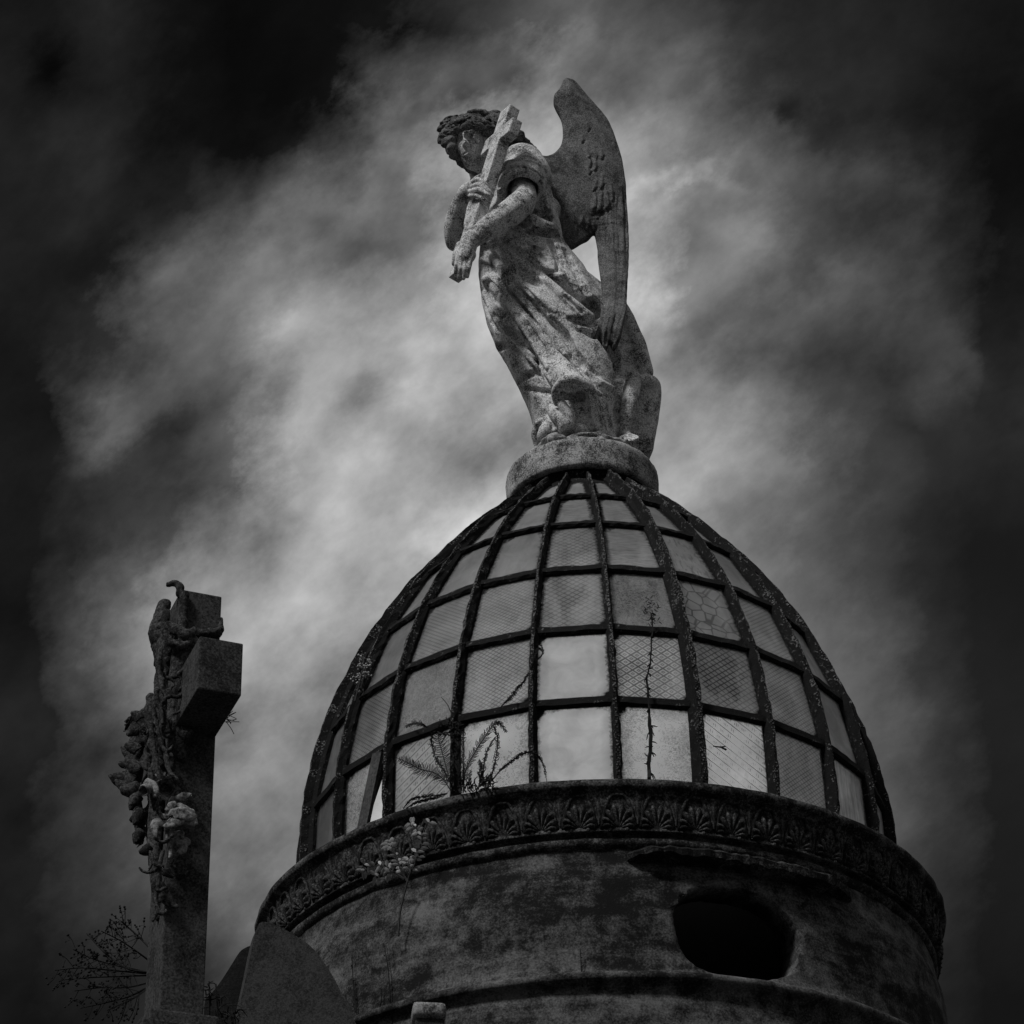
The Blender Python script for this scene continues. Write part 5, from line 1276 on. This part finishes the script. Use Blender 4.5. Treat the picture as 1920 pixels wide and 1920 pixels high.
# ------------------------------------------------------------------ things that grow on the stone
def dome_at(x, y, off=0.0):
    """point on (or off in front of) the glass dome or the cornice behind a photograph pixel"""
    d = ray(x, y); t = np.arange(9.0, 16.0, 0.004); P = t[:, None]*d
    rr = np.hypot(P[:, 0]-AX, P[:, 1]-AY)
    pr = np.where(P[:, 2] < 5.40, np.where(P[:, 2] > 5.11, 1.49, 1.475), np.interp(P[:, 2], zs, rs)+0.03)
    k = np.nonzero(rr < pr)[0]
    k = k[0] if len(k) else int(np.argmin(rr-pr))
    return P[k]-d*off
def twig(g, pts, r_a, r_b, n=4, m=4):
    P, r_ = smooth_pts(pts, np.linspace(r_a, r_b, len(pts)), m); g.tube(P, r_, n); return P
def spray(g, heads, P, seed, r_, L, dens=9, head_r=0.004, spread=0.9, grav=0.0):
    """side twigs with side twigs, ending in dry seed heads"""
    q = random.Random(seed); n = len(P)
    for i in range(dens):
        k = int(n*(0.22+0.76*i/dens)); k = min(k, n-2); b_ = np.array(P[k]); t = np.array(P[k+1])-b_; t /= np.linalg.norm(t)+1e-9
        s = np.array([q.gauss(0, 1), q.gauss(0, .5), q.gauss(0, 1)]); s -= t*(s@t); s /= np.linalg.norm(s)+1e-9
        d = t*0.75+s*spread; d /= np.linalg.norm(d); l_ = L*q.uniform(.5, 1.1)*(1-0.45*i/dens)
        e = b_+d*l_+np.array([0, 0, -grav*l_]); mid = b_+d*l_*0.55+s*l_*0.10
        twig(g, [b_, mid, e], r_, r_*0.55, 3, 3); heads.ball(e, head_r*q.uniform(.8, 1.3), 5, 3)
        for j in range(q.randint(2, 4)):
            f = q.uniform(.35, .95); p = b_+d*l_*f; s2 = s*q.choice((-1, 1))*q.uniform(.5, 1)+t*q.uniform(.3, .9)+np.array([q.gauss(0, .3), q.gauss(0, .3), q.gauss(0, .3)])
            s2 /= np.linalg.norm(s2); e2 = p+s2*l_*q.uniform(.15, .35); g.tube([p, e2], [r_*0.6, r_*0.45], 3); heads.ball(e2, head_r*q.uniform(.7, 1.2), 5, 3)
# dry seeding shrub behind the cross
sh = empty('dry_shrub', at(285, 1850, 6.5)); tag(sh, 'leafless seeding shrub spreading left from behind the granite cross', 'shrub')
Z8 = lambda x, y: (80+x/4.364, 1480+y/4.364)
for k, pts in enumerate([[(870, 1290), (790, 1210), (700, 1130), (640, 1080)], [(870, 1400), (760, 1320), (640, 1240), (480, 1160)], [(880, 1500), (700, 1470), (520, 1350), (360, 1180)], [(880, 1500), (640, 1450), (420, 1390), (250, 1310)],
                         [(880, 1510), (560, 1480), (320, 1460), (100, 1480)], [(880, 1520), (620, 1530), (380, 1540), (150, 1560)], [(880, 1580), (700, 1620), (500, 1620), (260, 1650)], [(880, 1610), (720, 1690), (540, 1740), (310, 1790)], [(880, 1610), (760, 1700), (640, 1760), (530, 1810)]]):
    g, hd = MB(), MB(); P = twig(g, [at(*Z8(x, y), 6.5+0.05*math.sin(k*2+i)) for i, (x, y) in enumerate(pts)], 0.0028, 0.0014, 4, 7)
    spray(g, hd, P, 30+k, 0.0011, 0.075, 13, 0.0030, 0.8)
    b_ = g.build('branch', M['dry'], sh, False); tag(hd.build('seed_head', M['dry'], b_), kind='stuff')
g = MB(); b_ = at(*Z8(430, 1365), 6.47); g.ball(b_, 0.0075, 7, 5); qs = random.Random(2)
for i in range(40):
    v = np.array([qs.gauss(0, 1), qs.gauss(0, 1), qs.gauss(0, 1)]); v /= np.linalg.norm(v); g.tube([b_+v*.005, b_+v*qs.uniform(.010, .0135)], [.0014, .0006], 3)
g.build('seed_ball', M['dry'], sh, False)
# twiggy growth between cross and slab
tw = empty('dry_twigs', at(420, 1890, 7.2)); tag(tw, 'tangle of black leafless twigs between the cross and the rounded slab', 'twigs'); g, hd = MB(), MB()
q = random.Random(12)
for k in range(34):
    x, y = q.choice([(q.uniform(386, 408), q.uniform(1838, 1880)), (q.uniform(410, 450), q.uniform(1895, 1918))])
    a = q.uniform(0, 6.28); L = q.uniform(8, 20)
    twig(g, [at(x, y, 7.2), at(x+L*math.cos(a), y+L*math.sin(a), 7.2+q.uniform(-.05, .05)), at(x+1.6*L*math.cos(a+.8), y+1.6*L*math.sin(a+.8), 7.2)], 0.0022, 0.0010, 3, 3)
for (xa, ya, xb, yb) in ((380, 1990, 392, 1840), (400, 1990, 405, 1845), (430, 1990, 440, 1895), (415, 1990, 412, 1900), (450, 1990, 432, 1900)):
    twig(g, [at(xa, ya, 7.25), at((xa+xb)/2+6, (ya+yb)/2, 7.2), at(xb, yb, 7.2)], 0.004, 0.0018, 4)
tag(g.build('twig', M['dry'], tw, False), kind='stuff')
# tuft on the cross
tf = empty('grass_tuft', at(424, 1346, 6.2)); tag(tf, 'tiny dry grass tuft on the right side of the granite cross', 'grass tuft'); g = MB()
for i in range(13):
    a = math.radians(-75+i*11+q.uniform(-5, 5)); L = q.uniform(10, 27); b_ = (423+q.uniform(-3, 3), 1346+q.uniform(-9, 9))
    twig(g, [at(*b_, 6.22), at(b_[0]+L*.5*math.cos(a), b_[1]+L*.5*math.sin(a)+1, 6.21), at(b_[0]+L*math.cos(a+.12), b_[1]+L*math.sin(a+.12), 6.2)], 0.0011, 0.0004, 3)
tag(g.build('blade', M['dry'], tf, False), kind='stuff')

def frond(g, pts, seed, leafl, curl=0.6, dens=2.2, r_=0.0028, both=True, conv=None, off=0.03):
    """fern frond: a spine with curling pinnae, in photograph pixels over the dome"""
    q = random.Random(seed); px = smooth_px(pts, 6)
    P = [dome_at(x, y, off+0.05*math.sin(i*0.3)) for i, (x, y) in enumerate(px)]
    P = [np.array(p) for p in P]; 
    for i in range(1, len(P)-1): P[i] = (P[i-1]+2*P[i]+P[i+1])/4
    g.tube(P, np.linspace(r_, r_*0.5, len(P)), 4)
    n = len(P); tot = sum(np.linalg.norm(P[i+1]-P[i]) for i in range(n-1)); m = max(4, int(tot/0.0118*dens/2.2))
    for j in range(m):
        f = 0.12+0.86*j/m; k = min(int(f*(n-1)), n-2); b_ = P[k]+(P[k+1]-P[k])*(f*(n-1)-k)
        t = P[k+1]-P[k]; t /= np.linalg.norm(t)+1e-9; vw = b_/np.linalg.norm(b_); s = np.cross(t, vw); s /= np.linalg.norm(s)+1e-9
        for sg in ((-1, 1) if both else (1,)):
            L = leafl*math.sin(0.35+2.5*f)*q.uniform(.7, 1.15); d = s*sg*0.9+t*0.45; c = curl*q.uniform(.3, 1.3)
            pp = [b_]; ang = 0
            for e in range(4):
                ang += c*0.8; dd = d*math.cos(ang)+(t*0.9-vw*0.25)*math.sin(ang)*(1 if q.random() < .9 else -1); dd /= np.linalg.norm(dd)
                pp.append(pp[-1]+dd*L/4)
            g.tube(pp, [r_*0.75, r_*0.8, r_*0.7, r_*0.55, r_*0.3], 3)
ZP = lambda x, y: (700+x/5.333, 1300+y/5.333)
def zpl(L): return [ZP(*p) for p in L]
fe = empty('dead_fern', dome_at(858, 1478)); tag(fe, 'clump of withered black fern rooted at the dome foot before a rib', 'fern')
for k, (pts, L, c) in enumerate([([(800, 990), (740, 780), (690, 600), (650, 420), (700, 300)], .050, .3), ([(790, 1000), (700, 860), (600, 790), (470, 760), (360, 700), (235, 645)], .040, .2), ([(800, 960), (700, 760), (620, 640), (580, 480), (600, 390)], .028, 1.4),
     ([(900, 990), (920, 780), (1010, 600), (1120, 430), (1240, 285), (1340, 400)], .030, .5), ([(1150, 900), (1200, 760), (1240, 560), (1240, 430), (1200, 320)], .034, 1.5), ([(1180, 880), (1280, 760), (1380, 680), (1480, 610), (1600, 590), (1690, 680), (1735, 880)], .030, 1.8),
     ([(1100, 900), (1100, 760), (1130, 600), (1220, 430)], .030, 1.3), ([(1000, 960), (960, 860), (980, 760)], .018, .5), ([(1050, 960), (1080, 800), (1060, 660)], .026, 1.2), ([(900, 980), (900, 700), (900, 450), (900, 330)], .020, .8), ([(830, 300), (780, 200), (740, 110), (680, 40)], .002, .1),
     ([(540, 340), (480, 310), (400, 300), (310, 340)], .020, .6), ([(830, 700), (850, 560), (830, 420), (760, 300)], .030, 1.3), ([(870, 1000), (860, 800), (850, 600), (850, 400)], .030, .9), ([(1150, 960), (1090, 880), (1040, 780)], .020, 1.0), ([(1000, 980), (1120, 880), (1180, 800)], .022, 1.0), ([(300, 1150), (380, 1060), (520, 1030), (680, 1020), (740, 1000)], .022, 1.4), ([(330, 1150), (430, 1090), (560, 1060), (700, 1030)], .018, 1.4)]):
    g = MB(); frond(g, zpl(pts), 50+k, L, c); g.build('frond', M['dry'], fe, False)
g = MB(); q = random.Random(8)
for k in range(60):
    x, y = q.uniform(840, 1210), q.uniform(880, 990); a = q.uniform(-2.6, -.5); L = q.uniform(30, 90)
    pp = [dome_at(*ZP(x+L*t*math.cos(a+t*.6), y+L*t*math.sin(a+t*.6)), 0.03+0.06*q.random()) for t in (0, .5, 1)]; g.tube(pp, [.004, .003, .0015], 3)
for k in range(40):
    x, y = q.uniform(690, 880), q.uniform(270, 420); a = q.uniform(0, 6.28); L = q.uniform(30, 80)
    pp = [dome_at(*ZP(x+L*t*math.cos(a+t), y+L*t*math.sin(a+t)), 0.03+0.05*q.random()) for t in (0, .5, 1)]; g.tube(pp, [.004, .0035, .002], 3)
tag(g.build('root_tangle', M['dry'], fe, False), kind='stuff')
cf_ = empty('curled_frond', dome_at(940, 1330)); tag(cf_, 'shrivelled curled frond climbing the rib left of the pale panes', 'fern')
for k, (pts, L, c) in enumerate([([(1280, 130), (1340, 70), (1400, 10), (1450, -60), (1510, -130), (1560, -220)], .036, 1.9), ([(1580, -230), (1600, -330), (1640, -450), (1690, -420)], .028, 1.7), ([(1600, -300), (1690, -390), (1680, -480), (1600, -480)], .012, 1.4)]):
    g = MB(); frond(g, zpl(pts), 80+k, L, c); g.build('frond', M['dry'], cf_, False)
# dead root hanging down the glass
rv = empty('dry_vine', dome_at(1216, 1458)); tag(rv, 'thin withered vine running down the glass beside a pale pane', 'vine'); g = MB()
V0 = [(1222, 1150), (1223, 1185), (1221, 1215), (1219, 1245), (1213, 1270), (1215, 1300), (1217, 1330), (1218, 1360), (1221, 1390), (1218, 1420), (1217, 1460)]
px = smooth_px(V0, 3); P = [dome_at(x+q.uniform(-1, 1), y, 0.012) for x, y in px]; g.tube(P, [0.0035]*12+[0.005]*8+[0.008]*(len(P)-20), 5)
for i in range(46):
    f = q.random()**0.7; k = int(f*(len(px)-1)); x, y = px[k]; L = (4+12*(f > .62)*q.random()+5*q.random()); a = q.choice([0.5, 2.6])+q.gauss(0, .5)
    g.tube([dome_at(x, y, .015), dome_at(x+L*.6*math.cos(a), y+L*.6*math.sin(a), .02), dome_at(x+L*math.cos(a)*.9, y+L*math.sin(a)*1.4, .02)], [.004, .003, .0015], 3)
for i in range(40):
    x, y = 1222+q.gauss(0, 7), 1150+q.gauss(0, 14); a = q.uniform(0, 6.28); g.tube([dome_at(x, y, .012), dome_at(x+7*math.cos(a), y+7*math.sin(a), .012)], [.0025, .0012], 3)
tag(g.build('vine_stem', M['dry'], rv, False), kind='stuff')
tg = MB(); tg.tube([dome_at(1337, 1399, .012), dome_at(1352, 1401, .012), dome_at(1362, 1406, .012)], [.002, .004, .005], 4); tg.tube([dome_at(1352, 1401, .012), dome_at(1361, 1399, .012)], [.004, .002], 4)
tag(tg.build('twig', M['dry'], None, False), 'small black twig stuck on the striped pane right of centre', 'twig')
# weeds with leaves
def leafpair(g, c, d, s, L, vw):
    for sg in (-1, 1):
        t = d*0.55+s*sg*0.85; t /= np.linalg.norm(t); w_ = np.cross(t, vw); w_ /= np.linalg.norm(w_); dn = np.array([0, 0, -1.0])
        P = [c, c+t*L*.35+w_*L*.20+dn*L*.02, c+t*L*.75+w_*L*.16+dn*L*.14, c+t*L*1.02+dn*L*.30, c+t*L*.75-w_*L*.16+dn*L*.14, c+t*L*.35-w_*L*.20+dn*L*.02]
        m_ = [c+t*L*.4+vw*-L*.06, c+t*L*.75+vw*-L*.05+dn*L*.12]
        g.add(P+m_, [(0, 1, 6), (1, 2, 7, 6), (2, 3, 7), (3, 4, 7), (4, 5, 6, 7), (5, 0, 6)])
wd = empty('leafy_weed', at(745, 1760, 10.35)); tag(wd, 'pale leafy weed hanging against the palmette cornice at left', 'weed')
ZW = lambda x, y: (460+x/3.5556, 1440+y/3.5556)
g, LF = MB(), []; q = random.Random(21)
STE = [[(1020, 1120), (1030, 960), (1070, 800), (1090, 720), (1130, 640), (1160, 540), (1190, 420), (1220, 360)], [(1085, 760), (1040, 690), (1010, 600), (980, 530), (960, 490)], [(1060, 740), (980, 690), (900, 650), (830, 660), (790, 690)], [(1180, 460), (1140, 400), (1100, 370)], [(1110, 690), (1090, 640), (1085, 610)], [(1000, 690), (950, 700), (870, 720)]]
for k, st_ in enumerate(STE):
    px = smooth_px([ZW(*p) for p in st_], 4); P = [dome_at(x, y, .06) for x, y in px]
    for _ in range(2):
        for i in range(1, len(P)-1): P[i] = (P[i-1]+P[i]*2+P[i+1])/4
    g.tube(P, np.linspace(.0045, .0022, len(P)), 4); n = len(P)
    lo = 0.5 if k == 0 else 0.25
    for i in range(int(n*lo), n):
        if q.random() < (0.62 if i < n-2 else 1):
            t = P[min(i+1, n-1)]-P[i-1]; t /= np.linalg.norm(t)+1e-9; vw = P[i]/np.linalg.norm(P[i]); s = np.cross(t, vw); s /= np.linalg.norm(s)
            lf = MB(); LF.append(lf); leafpair(lf, P[i]+s*q.uniform(-.008, .008), t, s*q.uniform(.7, 1)+vw*q.uniform(-.5, .5), q.uniform(.025, .041), vw)
st2 = tag(g.build('stem', M['stem'], wd, False), kind='stuff'); [lf.build('leaf_pair', M['leaf'], st2) for lf in LF]
w2 = empty('rib_weed', dome_at(668, 1300)); tag(w2, 'small flowering weed sprouting from the left rib of the dome', 'weed')
g, hd = MB(), MB(); P = twig(g, [dome_at(665, 1315, .02), dome_at(674, 1280, .05), dome_at(680, 1250, .06), dome_at(682, 1230, .06)], .004, .002, 4, 4); spray(g, hd, P, 4, .0015, .05, 16, .0042, 1.0)
P = twig(g, [dome_at(676, 1290, .03), dome_at(684, 1262, .05), dome_at(690, 1238, .06)], .003, .0015, 4, 4); spray(g, hd, P, 5, .0015, .04, 10, .0042, 1.0)
g.build('stem', M['stem'], w2, False); tag(hd.build('blossom', M['leaf'], w2), kind='stuff')
w3 = empty('bare_stems', at(720, 1950, 10.1)); tag(w3, 'thin bare weed stems rising against the drum beside the slab', 'weed'); g, hd = MB(), MB()
for k, pts in enumerate([[(672, 1935), (668, 1890), (662, 1840), (660, 1790)], [(735, 1940), (732, 1880), (728, 1820), (720, 1770)], [(706, 1920), (714, 1880), (716, 1850)], [(1092, 1850), (1090, 1815), (1088, 1780)]]):
    P = [dome_at(x, y, .03) for x, y in smooth_px(pts, 4)]; g.tube(P, np.linspace(.0030, .0014, len(P)), 4); spray(g, hd, P, 90+k, .0010, .022, 5, .0022, .6)
g.build('stem', M['dry'], w3, False); tag(hd.build('seed_head', M['stem'], w3), kind='stuff')
